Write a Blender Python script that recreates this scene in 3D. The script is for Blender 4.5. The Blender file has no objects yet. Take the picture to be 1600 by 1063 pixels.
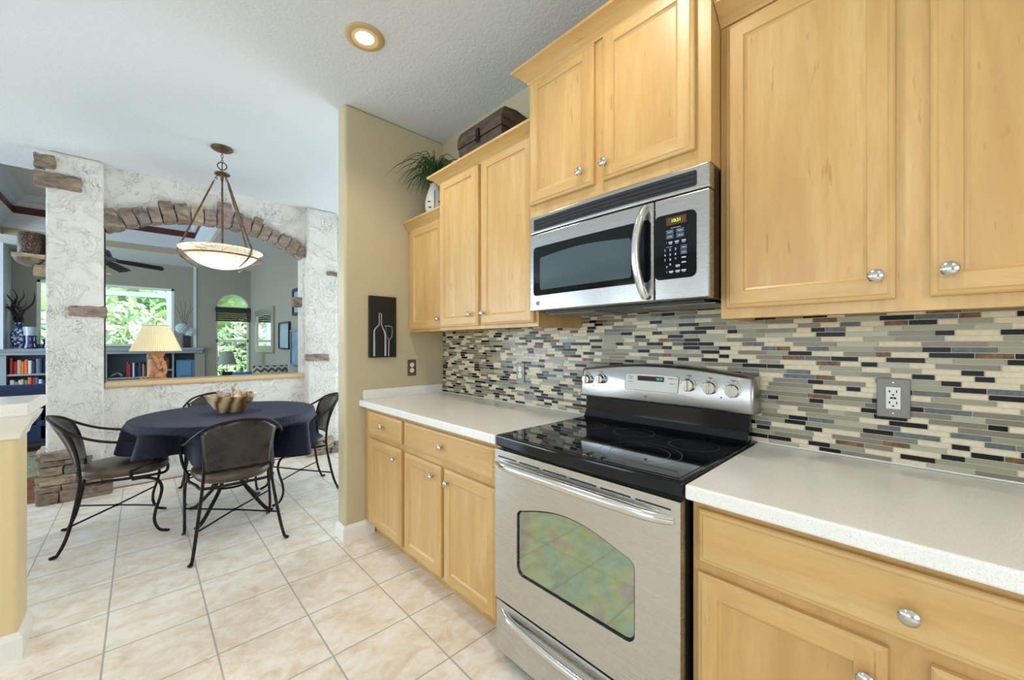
import bpy, bmesh, math, random
from mathutils import Vector, Matrix, noise
SC = bpy.context.scene
COL = SC.collection
PI = math.pi
random.seed(7)

# ------------------------------------------------------------------ camera
FPX, YAW = 614.0, math.atan(580/614.0)
cam = bpy.data.cameras.new('camera'); camo = bpy.data.objects.new('camera', cam); COL.objects.link(camo)
cam.sensor_width = 36.0; cam.lens = 36.0*FPX/1600; cam.shift_y = 5.5/1600; cam.clip_start = .03
camo.location = (0, 0, 1.29); camo.rotation_euler = (PI/2, 0, -YAW)
SC.camera = camo
# ------------------------------------------------------------------ view, world, sun, daylight
SC.view_settings.view_transform = 'Standard'; SC.view_settings.look = 'None'
SC.view_settings.exposure = 0.12; SC.view_settings.gamma = 1; SC.view_settings.use_curve_mapping = False
W = bpy.data.worlds.new('world'); SC.world = W; W.use_nodes = True
bg = W.node_tree.nodes['Background']; bg.inputs[0].default_value = (.70, .86, 1, 1); bg.inputs[1].default_value = 1.5
def sun(rot, e, col):
    l = bpy.data.lights.new('sun', 'SUN'); l.energy = e; l.color = col; l.angle = .02
    o = bpy.data.objects.new('sun', l); COL.objects.link(o); o.rotation_euler = rot; o.location = (0, 0, 20)
sun((math.radians(48), 0, math.radians(12)), 4.6, (1, .97, .93))
def area(loc, rot, sx, sy, e, col):
    l = bpy.data.lights.new('window_daylight_standin', 'AREA'); l.shape = 'RECTANGLE'; l.size = sx; l.size_y = sy; l.energy = e; l.color = col
    o = bpy.data.objects.new('window_daylight_standin', l); COL.objects.link(o); o.location = loc; o.rotation_euler = rot
R90 = PI/2
area((-4.62, .6, 1.5), (0, -R90, 0), 2.0, 2.8, 37, (.88, .95, 1))       # unseen window added in the left wall to light the kitchen
area((-1.6, -3.1, 1.55), (R90, 0, 0), 4.0, 2.0, 38, (.90, .96, 1))       # unseen window added behind the camera as kitchen light
area((3.32, 3.85, 1.25), (0, R90, 0), 2.2, 1.7, 41, (.70, .86, 1))      # nook glass door
area((-4.62, 3.7, 1.5), (0, -R90, 0), 2.0, 1.4, 40, (.78, .90, 1))       # unseen window added in the left wall to brighten the nook
area((-4.62, 7.6, 1.3), (0, -R90, 0), 2.3, 3.6, 215, (.66, .84, 1))      # living room sliders

# ------------------------------------------------------------------ mesh helpers
class MB:
    def __init__(s): s.v = []; s.f = []; s.m = []
    def add(s, vs, fs, mi=0):
        b = len(s.v); s.v += [tuple(p) for p in vs]
        for f in fs: s.f.append(tuple(b+i for i in f)); s.m.append(mi)
        return s
    def box(s, x0, x1, y0, y1, z0, z1, mi=0):
        vs = [(x, y, z) for z in (z0, z1) for y in (y0, y1) for x in (x0, x1)]
        return s.add(vs, [(0, 2, 3, 1), (4, 5, 7, 6), (0, 1, 5, 4), (2, 6, 7, 3), (0, 4, 6, 2), (1, 3, 7, 5)], mi)
    def prism(s, poly, ax, a, b, mi=0):
        def P(u, w, t): return {'x': (t, u, w), 'y': (u, t, w), 'z': (u, w, t)}[ax]
        n = len(poly)
        vs = [P(u, w, a) for u, w in poly]+[P(u, w, b) for u, w in poly]
        return s.add(vs, [tuple(range(n)), tuple(range(2*n-1, n-1, -1))]+[(i, (i+1) % n, n+(i+1) % n, n+i) for i in range(n)], mi)
    def tube(s, pts, r, n=8, mi=0, smooth=4, closed=False):
        P = [Vector(p) for p in pts]
        R = list(r) if isinstance(r, (list, tuple)) else [r]*len(P)
        if smooth and len(P) > 2:
            Q, RR = [], []
            N = len(P); last = N if closed else N-1
            for i in range(last):
                p1, p2 = P[i], P[(i+1) % N]
                p0 = P[i-1] if (i > 0 or closed) else p1*2-p2
                p3 = P[(i+2) % N] if (i+2 < N or closed) else p2*2-p1
                for k in range(smooth):
                    t = k/smooth
                    Q.append(.5*((2*p1)+(p2-p0)*t+(2*p0-5*p1+4*p2-p3)*t*t+(3*p1-p0-3*p2+p3)*t**3))
                    RR.append(R[i]*(1-t)+R[(i+1) % N]*t)
            if not closed: Q.append(P[-1]); RR.append(R[-1])
            P, R = Q, RR
        N = len(P); vs = []; up = None
        for i in range(N):
            if closed: d = P[(i+1) % N]-P[i-1]
            else: d = P[min(i+1, N-1)]-P[max(i-1, 0)]
            if d.length < 1e-9: d = Vector((0, 0, 1))
            d.normalize()
            if up is None: up = d.orthogonal().normalized()
            up = (up-d*up.dot(d)); up = up.normalized() if up.length > 1e-6 else d.orthogonal().normalized()
            sd = d.cross(up)
            for k in range(n):
                a = 2*PI*k/n; vs.append(P[i]+(up*math.cos(a)+sd*math.sin(a))*R[i])
        fs = []
        for i in range(N if closed else N-1):
            j = (i+1) % N
            for k in range(n): fs.append((i*n+k, i*n+(k+1) % n, j*n+(k+1) % n, j*n+k))
        if not closed: fs += [tuple(range(n)), tuple(range((N-1)*n, N*n))]
        return s.add(vs, fs, mi)
    def lathe(s, prof, c, n=24, mi=0, ax='z', sx=1, sy=1):
        vs = []; N = len(prof)
        for r, h in prof:
            for k in range(n):
                a = 2*PI*k/n; u, w = r*math.cos(a)*sx, r*math.sin(a)*sy
                p = {'z': (u, w, h), '-x': (-h, u, w), '-y': (u, -h, w)}[ax]
                vs.append((c[0]+p[0], c[1]+p[1], c[2]+p[2]))
        fs = []
        for i in range(N-1):
            for k in range(n): fs.append((i*n+k, i*n+(k+1) % n, (i+1)*n+(k+1) % n, (i+1)*n+k))
        if prof[0][0] > 1e-6: fs.append(tuple(range(n)))
        if prof[-1][0] > 1e-6: fs.append(tuple(range((N-1)*n, N*n)))
        return s.add(vs, fs, mi)
    def ball(s, c, r, n=12, mi=0, sz=1):
        k = n//2
        return s.lathe([(max(r*math.sin(PI*i/k), 1e-7), -r*sz*math.cos(PI*i/k)) for i in range(k+1)], c, n, mi)
    def grid(s, fn, nu, nv, mi=0, wrap=False):
        vs = [fn(i/nu, j/nv) for j in range(nv+1) for i in range(nu if wrap else nu+1)]
        w = nu if wrap else nu+1
        return s.add(vs, [(j*w+i, j*w+(i+1) % w, (j+1)*w+(i+1) % w, (j+1)*w+i) for j in range(nv) for i in range(nu)], mi)
    def xf(s, M, a=0):
        s.v[a:] = [tuple(M @ Vector(p)) for p in s.v[a:]]; return s
    def build(s, name, mats, parent=None, smooth=False, bevel=0, seg=2, solid=0, origin=None, sub=0):
        mats = mats if isinstance(mats, (list, tuple)) else [mats]
        if parent is not None: off = Vector(parent.get('_w', (0, 0, 0)))
        elif origin is not None: off = Vector(origin)
        else:
            xs = [p[0] for p in s.v]; ys = [p[1] for p in s.v]; zs = [p[2] for p in s.v]
            off = Vector(((min(xs)+max(xs))/2, (min(ys)+max(ys))/2, min(zs)))
        me = bpy.data.meshes.new(name)
        me.from_pydata([tuple(Vector(p)-off) for p in s.v], [], s.f)
        for m in mats: me.materials.append(m)
        me.polygons.foreach_set('material_index', s.m)
        bm = bmesh.new(); bm.from_mesh(me)
        bmesh.ops.remove_doubles(bm, verts=bm.verts, dist=1e-6)
        bmesh.ops.recalc_face_normals(bm, faces=bm.faces); bm.to_mesh(me); bm.free()
        if smooth:
            me.polygons.foreach_set('use_smooth', [True]*len(me.polygons)); me.set_sharp_from_angle(angle=.75)
        me.update()
        o = bpy.data.objects.new(name, me); COL.objects.link(o)
        if parent is not None: o.parent = parent; o['_w'] = tuple(off)
        else: o.location = off; o['_w'] = tuple(off)
        if sub:
            q = o.modifiers.new('sub', 'SUBSURF'); q.levels = sub; q.render_levels = sub
        if solid:
            q = o.modifiers.new('solid', 'SOLIDIFY'); q.thickness = solid; q.offset = 0
        if bevel:
            q = o.modifiers.new('bevel', 'BEVEL'); q.width = bevel; q.segments = seg; q.limit_method = 'ANGLE'; q.angle_limit = .6
        return o
def B(*a): return MB().box(*a)
def thing(name, label, cat, loc=(0, 0, 0), group=None):
    o = bpy.data.objects.new(name, None); COL.objects.link(o); o.empty_display_size = .05
    o.location = loc; o['_w'] = tuple(loc); o['label'] = label; o['category'] = cat
    if group: o['group'] = group
    return o
def tag(o, label, cat, group=None, kind=None):
    o['label'] = label; o['category'] = cat
    if group: o['group'] = group
    if kind: o['kind'] = kind
    return o
def struct(o, label=None):
    o['kind'] = 'structure'
    if label: o['label'] = label
    return o
def copy_tree(o, parent=None):
    c = o.copy(); COL.objects.link(c)
    if parent is not None: c.parent = parent
    for ch in list(o.children): copy_tree(ch, c)
    return c

# ------------------------------------------------------------------ materials
def new(name):
    m = bpy.data.materials.new(name); m.use_nodes = True; nt = m.node_tree
    return m, nt, nt.nodes['Principled BSDF']
def N(nt, t, **k):
    n = nt.nodes.new(t)
    for a, b in k.items():
        if a in n.inputs.keys() if isinstance(a, str) else False: n.inputs[a].default_value = b
        else: setattr(n, a, b)
    return n
def coords(nt, scale=(1, 1, 1), rnd=0.0, kind='Object'):
    tc = nt.nodes.new('ShaderNodeTexCoord'); mp = nt.nodes.new('ShaderNodeMapping'); mp.inputs['Scale'].default_value = scale
    if rnd:
        oi = nt.nodes.new('ShaderNodeObjectInfo'); va = nt.nodes.new('ShaderNodeVectorMath'); va.operation = 'ADD'
        mu = nt.nodes.new('ShaderNodeMath'); mu.operation = 'MULTIPLY'; mu.inputs[1].default_value = rnd
        nt.links.new(oi.outputs['Random'], mu.inputs[0]); nt.links.new(tc.outputs[kind], va.inputs[0]); nt.links.new(mu.outputs[0], va.inputs[1])
        nt.links.new(va.outputs[0], mp.inputs['Vector'])
    else: nt.links.new(tc.outputs[kind], mp.inputs['Vector'])
    return mp.outputs[0]
def noise_n(nt, vec, scale, detail=3, rough=.5, dist=0):
    n = nt.nodes.new('ShaderNodeTexNoise'); n.inputs['Scale'].default_value = scale; n.inputs['Detail'].default_value = detail
    n.inputs['Roughness'].default_value = rough; n.inputs['Distortion'].default_value = dist; nt.links.new(vec, n.inputs['Vector']); return n.outputs['Fac']
def ramp(nt, fac, stops):
    r = nt.nodes.new('ShaderNodeValToRGB'); e = r.color_ramp.elements
    while len(e) < len(stops): e.new(.5)
    for i, (p, c) in enumerate(stops): e[i].position = p; e[i].color = (*c, 1) if len(c) == 3 else c
    nt.links.new(fac, r.inputs[0]); return r.outputs[0]
def mix(nt, fac, a, b, mode='MIX'):
    m = nt.nodes.new('ShaderNodeMix'); m.data_type = 'RGBA'; m.blend_type = mode
    if isinstance(fac, (int, float)): m.inputs[0].default_value = fac
    else: nt.links.new(fac, m.inputs[0])
    for i, x in ((6, a), (7, b)):
        if isinstance(x, tuple): m.inputs[i].default_value = (*x, 1)
        else: nt.links.new(x, m.inputs[i])
    return m.outputs[2]
def bump(nt, p, h, strength=.3, dist=.01):
    b = nt.nodes.new('ShaderNodeBump'); b.inputs['Strength'].default_value = strength; b.inputs['Distance'].default_value = dist
    nt.links.new(h, b.inputs['Height']); nt.links.new(b.outputs[0], p.inputs['Normal']); return b
def L3(r, g, b):  # sRGB 0-255 -> linear
    return tuple(((c/255)/12.92 if c/255 < .04045 else ((c/255+.055)/1.055)**2.4) for c in (r, g, b))
def plain(name, col, rough=.5, metal=0, coat=0, emit=None, es=1, spec=None):
    m, nt, p = new(name); p.inputs['Base Color'].default_value = (*col, 1); p.inputs['Roughness'].default_value = rough
    p.inputs['Metallic'].default_value = metal; p.inputs['Coat Weight'].default_value = coat; p.inputs['Coat Roughness'].default_value = .05
    if spec is not None: p.inputs['Specular IOR Level'].default_value = spec
    if emit: p.inputs['Emission Color'].default_value = (*emit, 1); p.inputs['Emission Strength'].default_value = es
    return m
def mottled(name, c1, c2, scale, rough=.5, metal=0, bs=0, bsc=None, detail=4, rnd=0, lo=.35, hi=.65, sc=(1, 1, 1), coat=0):
    m, nt, p = new(name); v = coords(nt, sc, rnd); f = noise_n(nt, v, scale, detail, .6)
    nt.links.new(ramp(nt, f, [(lo, c1), (hi, c2)]), p.inputs['Base Color'])
    p.inputs['Roughness'].default_value = rough; p.inputs['Metallic'].default_value = metal; p.inputs['Coat Weight'].default_value = coat
    if bs: bump(nt, p, noise_n(nt, v, bsc or scale, detail, .6), bs)
    return m
def maple(name, sc):
    m, nt, p = new(name); v = coords(nt, sc, 9.0)
    big = noise_n(nt, v, 1.6, 3, .55, .6)
    c = ramp(nt, big, [(.3, L3(198, 156, 95)), (.5, L3(207, 168, 106)), (.72, L3(218, 184, 126))])
    w = nt.nodes.new('ShaderNodeTexWave'); w.wave_type = 'BANDS'; w.bands_direction = 'X' ; w.inputs['Scale'].default_value = .55
    w.inputs['Distortion'].default_value = 7; w.inputs['Detail'].default_value = 2; w.inputs['Detail Scale'].default_value = .35; nt.links.new(v, w.inputs['Vector'])
    c = mix(nt, ramp(nt, w.outputs['Fac'], [(0, (.22,)*3), (.07, (0,)*3), (1, (0,)*3)]), c, L3(172, 126, 74))
    fine = noise_n(nt, v, 11, 4, .6)
    c = mix(nt, ramp(nt, fine, [(.35, (.35,)*3), (.6, (0,)*3)]), c, L3(188, 148, 92))
    v2 = coords(nt, tuple(a*1.6 for a in sc), 5.0); fl = noise_n(nt, v2, 7, 2, .5)
    c = mix(nt, ramp(nt, fl, [(.68, (0,)*3), (.76, (.55,)*3)]), c, L3(160, 108, 60))
    nt.links.new(c, p.inputs['Base Color']); p.inputs['Roughness'].default_value = .36; p.inputs['Coat Weight'].default_value = .15
    p.inputs['Coat Roughness'].default_value = .25
    return m
MV = maple('maple_upright_grain', (7, 7, .9)); MH = maple('maple_level_grain', (7, .9, 7))
def steel(name, sc, base=.62, rough=.27):
    m, nt, p = new(name); v = coords(nt, sc); f = noise_n(nt, v, 3, 3, .6)
    p.inputs['Metallic'].default_value = 1; p.inputs['Base Color'].default_value = (base, base*.99, base*.96, 1)
    nt.links.new(ramp(nt, f, [(.3, (rough-.01,)*3), (.7, (rough+.015,)*3)]), p.inputs['Roughness'])
    return m
ST = steel('brushed_stainless', (1.5, 1.5, 60), .60); STP = steel('satin_steel', (8, 8, 8), .72, .2)
NICK = plain('satin_nickel', L3(196, 193, 188), .24, 1)
BLK = plain('black_enamel', (.006, .007, .010), .10, spec=.35); BLKM = plain('matte_black_plastic', (.015, .015, .017), .35)
BGL = plain('black_ceramic_glass', (.004, .005, .006), .03, spec=.6); MGL = plain('microwave_black_glass', (.004, .006, .007), .06, spec=.25)
def paint(name, col, rough=.7, bscale=0, bs=.1, det=3):
    m, nt, p = new(name); p.inputs['Base Color'].default_value = (*col, 1); p.inputs['Roughness'].default_value = rough
    if bscale: bump(nt, p, noise_n(nt, coords(nt), bscale, det, .55), bs, .004)
    return m
WALLK = paint('warm_beige_wall_paint', L3(193, 181, 149), .6, 90, .12)
WALLL = paint('greige_wall_paint', L3(158, 157, 142), .7, 60, .08)
WHT = paint('white_trim_paint', L3(238, 236, 230), .4)
LTRIM = paint('pale_trim_paint', L3(205, 214, 222), .5)
CREAM = paint('cream_wall_paint', L3(226, 206, 160), .6, 70, .12)
def ceil_mat():
    m, nt, p = new('knockdown_ceiling'); p.inputs['Base Color'].default_value = (*L3(219, 225, 229), 1); p.inputs['Roughness'].default_value = .85
    v = coords(nt); f = noise_n(nt, v, 60, 3, .55, .4); bump(nt, p, ramp(nt, f, [(.38, (0,)*3), (.62, (1,)*3)]), .3, .0035); return m
CEIL = ceil_mat()
def stucco():
    m, nt, p = new('trowelled_stucco'); p.inputs['Roughness'].default_value = .75
    v = coords(nt, (1, 1, 1)); f1 = noise_n(nt, v, 7, 5, .6, 1.5); f2 = noise_n(nt, v, 22, 4, .65, 1.0)
    e1 = ramp(nt, f1, [(.40, (0,)*3), (.47, (1,)*3), (.55, (.75,)*3), (.62, (.9,)*3)])
    b1 = bump(nt, p, e1, .6, .022)
    b2 = nt.nodes.new('ShaderNodeBump'); b2.inputs['Strength'].default_value = .35; b2.inputs['Distance'].default_value = .012
    nt.links.new(f2, b2.inputs['Height']); nt.links.new(b1.outputs[0], b2.inputs['Normal']); nt.links.new(b2.outputs[0], p.inputs['Normal'])
    vs3 = coords(nt, (1.6, 1, .8)); st = ramp(nt, noise_n(nt, vs3, 13, 5, .6, 1.2), [(.475, (0,)*3), (.495, (.75,)*3), (.505, (.75,)*3), (.525, (0,)*3)])
    msk = ramp(nt, noise_n(nt, v, 4.5, 3, .6), [(.48, (0,)*3), (.60, (1,)*3)]); st = mix(nt, msk, (0, 0, 0), st)
    nt.links.new(mix(nt, st, L3(226, 224, 218), L3(134, 134, 136)), p.inputs['Base Color']); return m
STUC = stucco()
def floor_mat():
    m, nt, p = new('travertine_look_floor_tile'); v = coords(nt)
    br = nt.nodes.new('ShaderNodeTexBrick'); br.offset = 0; br.squash = 1
    mp = nt.nodes.new('ShaderNodeMapping'); tc = nt.nodes.new('ShaderNodeTexCoord'); nt.links.new(tc.outputs['Object'], mp.inputs[0])
    mp.inputs['Location'].default_value = (.1125, -.002, 0); nt.links.new(mp.outputs[0], br.inputs['Vector'])
    br.inputs['Scale'].default_value = 1; br.inputs['Brick Width'].default_value = .3447; br.inputs['Row Height'].default_value = .3365
    br.inputs['Mortar Size'].default_value = .0035; br.inputs['Mortar Smooth'].default_value = .1
    br.inputs['Color1'].default_value = (0, 0, 0, 1); br.inputs['Color2'].default_value = (1, 1, 1, 1)
    va = nt.nodes.new('ShaderNodeVectorMath'); va.operation = 'MULTIPLY_ADD'; nt.links.new(br.outputs['Color'], va.inputs[0]); va.inputs[1].default_value = (7, 3, 5); nt.links.new(v, va.inputs[2])
    sc = nt.nodes.new('ShaderNodeMapping'); sc.inputs['Scale'].default_value = (1, 1.35, 1); nt.links.new(va.outputs[0], sc.inputs[0])
    f1 = noise_n(nt, sc.outputs[0], 8.5, 8, .7, .6)
    c = ramp(nt, f1, [(.3, L3(246, 246, 244)), (.45, L3(243, 237, 227)), (.57, L3(234, 221, 203)), (.74, L3(212, 188, 162))])
    f2 = noise_n(nt, sc.outputs[0], 28, 5, .7)
    c = mix(nt, ramp(nt, f2, [(.52, (0,)*3), (.72, (.4,)*3)]), c, L3(222, 198, 170))
    c = mix(nt, br.outputs['Fac'], c, L3(178, 176, 168))
    nt.links.new(c, p.inputs['Base Color'])
    p.inputs['Roughness'].default_value = .28
    inv = nt.nodes.new('ShaderNodeMath'); inv.operation = 'SUBTRACT'; inv.inputs[0].default_value = 1; nt.links.new(br.outputs['Fac'], inv.inputs[1])
    bump(nt, p, inv.outputs[0], .25, .002); return m
FLOOR = floor_mat()
def wood_floor():
    m, nt, p = new('dark_wood_plank_floor'); v = coords(nt, (1, 1, 1))
    br = nt.nodes.new('ShaderNodeTexBrick'); nt.links.new(v, br.inputs['Vector']); br.inputs['Scale'].default_value = 1
    br.inputs['Brick Width'].default_value = 1.2; br.inputs['Row Height'].default_value = .13; br.inputs['Mortar Size'].default_value = .002
    br.inputs['Color1'].default_value = (*L3(150, 98, 62), 1); br.inputs['Color2'].default_value = (*L3(178, 122, 82), 1); br.inputs['Mortar'].default_value = (.05, .03, .02, 1)
    g = noise_n(nt, coords(nt, (1.2, 14, 1)), 5, 4)
    nt.links.new(mix(nt, ramp(nt, g, [(.4, (.5,)*3), (.6, (0,)*3)]), br.outputs['Color'], L3(112, 68, 42)), p.inputs['Base Color']); p.inputs['Roughness'].default_value = .22
    return m
def quartz():
    m, nt, p = new('pale_speckled_quartz'); v = coords(nt); f = noise_n(nt, v, 420, 2, .6); g = noise_n(nt, v, 9, 3)
    c = ramp(nt, f, [(.3, L3(200, 198, 190)), (.42, L3(236, 235, 230)), (.7, L3(244, 243, 239))])
    c = mix(nt, ramp(nt, g, [(.4, (0,)*3), (.7, (.25,)*3)]), c, L3(222, 221, 215))
    nt.links.new(c, p.inputs['Base Color']); p.inputs['Roughness'].default_value = .22; return m
QZ = quartz()
def stone_mat(name, a, b, c3):
    m, nt, p = new(name); v = coords(nt, (1, 1, 2.2), 6.0); f = noise_n(nt, v, 9, 6, .7, .6)
    nt.links.new(ramp(nt, f, [(.3, a), (.5, b), (.7, c3)]), p.inputs['Base Color']); p.inputs['Roughness'].default_value = .85
    bump(nt, p, noise_n(nt, v, 24, 6, .75, .5), 1.0, .03); return m
STN = [stone_mat('brown_ledgestone', L3(108, 92, 80), L3(164, 144, 126), L3(210, 194, 174)),
       stone_mat('tan_ledgestone', L3(140, 116, 88), L3(204, 186, 156), L3(232, 218, 194)),
       stone_mat('mauve_ledgestone', L3(108, 92, 86), L3(170, 148, 138), L3(206, 188, 176)),
       stone_mat('grey_ledgestone', L3(96, 88, 82), L3(146, 136, 128), L3(180, 170, 160))]
IRON = mottled('bronzed_black_iron', L3(26, 24, 24), L3(52, 46, 42), 30, .42, .75)
LEA = mottled('dark_distressed_leather', L3(26, 25, 27), L3(60, 54, 50), 7, .2, 0, .1, 60, 5)
LEAS = mottled('brown_distressed_leather', L3(66, 57, 50), L3(112, 97, 84), 6, .36, 0, .12, 60, 5)
BRZ = mottled('aged_bronze', L3(84, 62, 50), L3(134, 104, 84), 18, .5, .55)
def cloth_mat():
    m, nt, p = new('navy_tablecloth'); p.inputs['Base Color'].default_value = (*L3(13, 17, 40), 1); p.inputs['Roughness'].default_value = .6
    p.inputs['Sheen Weight'].default_value = .06; p.inputs['Specular IOR Level'].default_value = .3; p.inputs['Sheen Tint'].default_value = (.5, .6, 1, 1)
    w = nt.nodes.new('ShaderNodeTexVoronoi'); w.inputs['Scale'].default_value = 60; nt.links.new(coords(nt), w.inputs['Vector']); bump(nt, p, w.outputs['Distance'], .5, .004); return m
CLOTH = cloth_mat()
def glass(name, tint=(1, 1, 1), refl=.08, rough=0.0):
    m, nt, p = new(name); nt.nodes.remove(p); out = nt.nodes['Material Output']
    t = nt.nodes.new('ShaderNodeBsdfTransparent'); t.inputs[0].default_value = (*tint, 1)
    g = nt.nodes.new('ShaderNodeBsdfGlossy'); g.inputs['Roughness'].default_value = rough
    mx = nt.nodes.new('ShaderNodeMixShader'); mx.inputs[0].default_value = refl
    nt.links.new(t.outputs[0], mx.inputs[1]); nt.links.new(g.outputs[0], mx.inputs[2]); nt.links.new(mx.outputs[0], out.inputs[0]); return m
PANE = glass('window_glass', (.95, 1, .98), .06)

# ------------------------------------------------------------------ the room
ZC = 2.86; XW = 1.72
o = struct(B(-4.6, 3.3, -3.1, 4.95, -.1, 0).build('floor', FLOOR, origin=(0, 0, 0)))
o = struct(B(-4.6, 1.9, 4.95, 10.7, -.1, 0).build('floor_living', wood_floor(), origin=(0, 0, 0)))
def wall_holes(name, mat, ax, t0, t1, a0, a1, z0, z1, holes, label=None):
    m = MB()
    def bx(u0, u1, w0, w1):
        if u1-u0 < 1e-4 or w1-w0 < 1e-4: return
        if ax == 'x': m.box(t0, t1, u0, u1, w0, w1)
        else: m.box(u0, u1, t0, t1, w0, w1)
    cur = a0
    for (h0, h1, hz0, hz1) in sorted(holes):
        bx(cur, h0, z0, z1); bx(h0, h1, z0, hz0); bx(h0, h1, hz1, z1); cur = h1
    bx(cur, a1, z0, z1)
    return struct(m.build(name, mat, origin=(0, 0, 0)), label)
wall_holes('wall_right', WALLK, 'x', XW, XW+.12, -3.1, 2.61, 0, ZC, [])
wall_holes('wall_left', WALLK, 'x', -4.6, -4.5, -3.1, 10.7, 0, ZC, [(-.8, 2.0, .5, 2.5), (3.0, 4.4, .5, 2.5), (5.8, 9.4, .15, 2.45)])
wall_holes('wall_behind', WALLK, 'y', -3.1, -3.0, -4.5, 1.72, 0, ZC, [(-3.6, .4, .55, 2.55)])
m = B(.966, 3.3, 2.61, 2.737, 0, ZC); struct(m.build('wall_return', WALLK, bevel=.02, seg=4))
wall_holes('wall_nook', STUC, 'x', 3.2, 3.3, 2.737, 5.2, 0, ZC, [(3.0, 4.7, .05, 2.35)])
# ceiling with the tray of the living room cut in
TX0, TX1, TY0, TY1 = -1.45, .82, 5.55, 9.12
m = MB().box(-4.6, 3.3, -3.1, 5.2, ZC, ZC+.1)
m.box(-4.6, 1.9, 5.2, TY0, ZC, ZC+.1).box(-4.6, 1.9, TY1, 10.7, ZC, ZC+.1).box(-4.6, TX0, TY0, TY1, ZC, ZC+.1).box(TX1, 1.9, TY0, TY1, ZC, ZC+.1)
struct(m.build('ceiling', CEIL, origin=(0, 0, 0)))
REDW = mottled('red_brown_band', L3(74, 34, 24), L3(100, 50, 34), 6, .4)
m = MB()
def tray_ring(z0, z1, i0, i1, mi):   # sloping ring, inset i0 at z0 and i1 at z1
    def c(i, z): return [(TX0+i, TY0+i, z), (TX1-i, TY0+i, z), (TX1-i, TY1-i, z), (TX0+i, TY1-i, z)]
    m.add(c(i0, z0)+c(i1, z1), [(k, (k+1) % 4, 4+(k+1) % 4, 4+k) for k in range(4)], mi)
for a in [(2.8605, 2.965, .004, .004, 0), (2.965, 2.98, .004, .02, 1), (2.98, 3.03, .02, .03, 1), (3.03, 3.06, .03, .06, 1), (3.06, 3.13, .06, .10, 1), (3.13, 3.165, .10, .12, 1),
          (3.165, 3.27, .12, .12, 2), (3.27, 3.29, .12, .15, 1), (3.29, 3.33, .15, .17, 1), (3.33, 3.36, .17, .21, 1), (3.36, 3.43, .21, .25, 1)]: tray_ring(*a)
i = .25; m.add([(TX0+i, TY0+i, 3.43), (TX1-i, TY0+i, 3.43), (TX1-i, TY1-i, 3.43), (TX0+i, TY1-i, 3.43)], [(0, 1, 2, 3)], 3)
# roof above the tray keeps the sun out
m.box(TX0-.1, TX1+.1, TY0-.1, TY1+.1, 3.5, 3.6, 3)
for z0, z1, off in ((2.96, 3.5, 0),):
    m.box(TX0-.1, TX0-.02, TY0-.1, TY1+.1, z0, 3.5, 3).box(TX1+.02, TX1+.1, TY0-.1, TY1+.1, z0, 3.5, 3).box(TX0-.1, TX1+.1, TY0-.1, TY0-.02, z0, 3.5, 3).box(TX0-.1, TX1+.1, TY1+.02, TY1+.1, z0, 3.5, 3)
struct(m.build('ceiling_tray', [paint('beige_tray_paint', L3(176, 166, 138), .7), LTRIM, REDW, CEIL], origin=(0, 0, 0)), 'recessed tray of the living room ceiling with crown moulding and red-brown band')

# arch wall: half wall, arch header, right pier
YA0, YA1 = 5.0, 5.2
AL, AR, ZS, ZP = -.235, 1.372, 2.30, 2.53      # opening edges, springing, crown
def arc_z(x):
    hw = (AR-AL)/2; rise = ZP-ZS; R = (hw*hw+rise*rise)/(2*rise); xc = (AL+AR)/2
    return ZP-R+math.sqrt(max(R*R-(x-xc)**2, 0))
m = MB().box(AL, AR, YA0, YA1, 0, .90)
pts = [(AL+(AR-AL)*k/32, arc_z(AL+(AR-AL)*k/32)) for k in range(33)]
for (a, b) in zip(pts, pts[1:]): m.prism([a, b, (b[0], ZC), (a[0], ZC)], 'y', YA0, YA1)
m.box(AR, 3.3, YA0, YA1, .0, ZC).box(AL-.12, AL, YA0, YA1, 0, ZC)
struct(m.build('wall_arch', STUC, origin=(0, 0, 0)))
struct(B(-.56, AL, 4.885, 5.21, 0, ZC).build('wall_pillar_left', STUC, bevel=.025, seg=4))
struct(B(1.392, 1.725, 4.885, 5.02, 0, ZC).build('wall_pillar_right', STUC, bevel=.025, seg=4))
SILLW = paint('tan_sill_paint', L3(214, 184, 140), .4)
struct(B(AL+.001, AR-.001, YA0-.03, YA1+.03, .90, .945).build('trim_1', SILLW, bevel=.012, seg=3), 'tan sill along the arched pass-through')
struct(B(AL, 1.39, 4.988, 5.0, 0, .10).build('baseboard_arch', WHT, bevel=.004))
def sweep(prof, path, mi=0, m=None):
    m = m or MB(); n = len(prof); P = [Vector(p) for p in path]; rows_ = []
    for i, p in enumerate(P):
        ds = []
        if i > 0: ds.append((P[i]-P[i-1]).normalized())
        if i < len(P)-1: ds.append((P[i+1]-P[i]).normalized())
        ns2 = [Vector((d.y, -d.x)) for d in ds]; nn = sum(ns2, Vector((0, 0))); nn = nn/(nn.dot(ns2[0]) if len(ns2) > 1 else 1)
        rows_ += [(p.x+nn.x*o_, p.y+nn.y*o_, z_) for o_, z_ in prof]
    fs = [tuple(range(n)), tuple(range((len(P)-1)*n, len(P)*n))]
    for i in range(len(P)-1):
        for k in range(n): fs.append((i*n+k, i*n+(k+1) % n, (i+1)*n+(k+1) % n, (i+1)*n+k))
    return m.add(rows_, fs, mi)
def baseprof(t=.014, h=.10): return [(0, 0), (-t, 0), (-t, h-.025), (-t*.55, h-.012), (-t*.35, h), (0, h)]
m = sweep([(-a, z) for a, z in baseprof()], [(.966, 2.737), (.966, 2.61), (1.165, 2.61)][::-1][::-1])
struct(m.build('baseboard_return', WHT))
# living room walls
YF, YF2 = 10.1, 10.42
wall_holes('wall_living_right', WALLL, 'x', 1.735, 1.83, 5.2, YF, 0, ZC, [])
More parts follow.
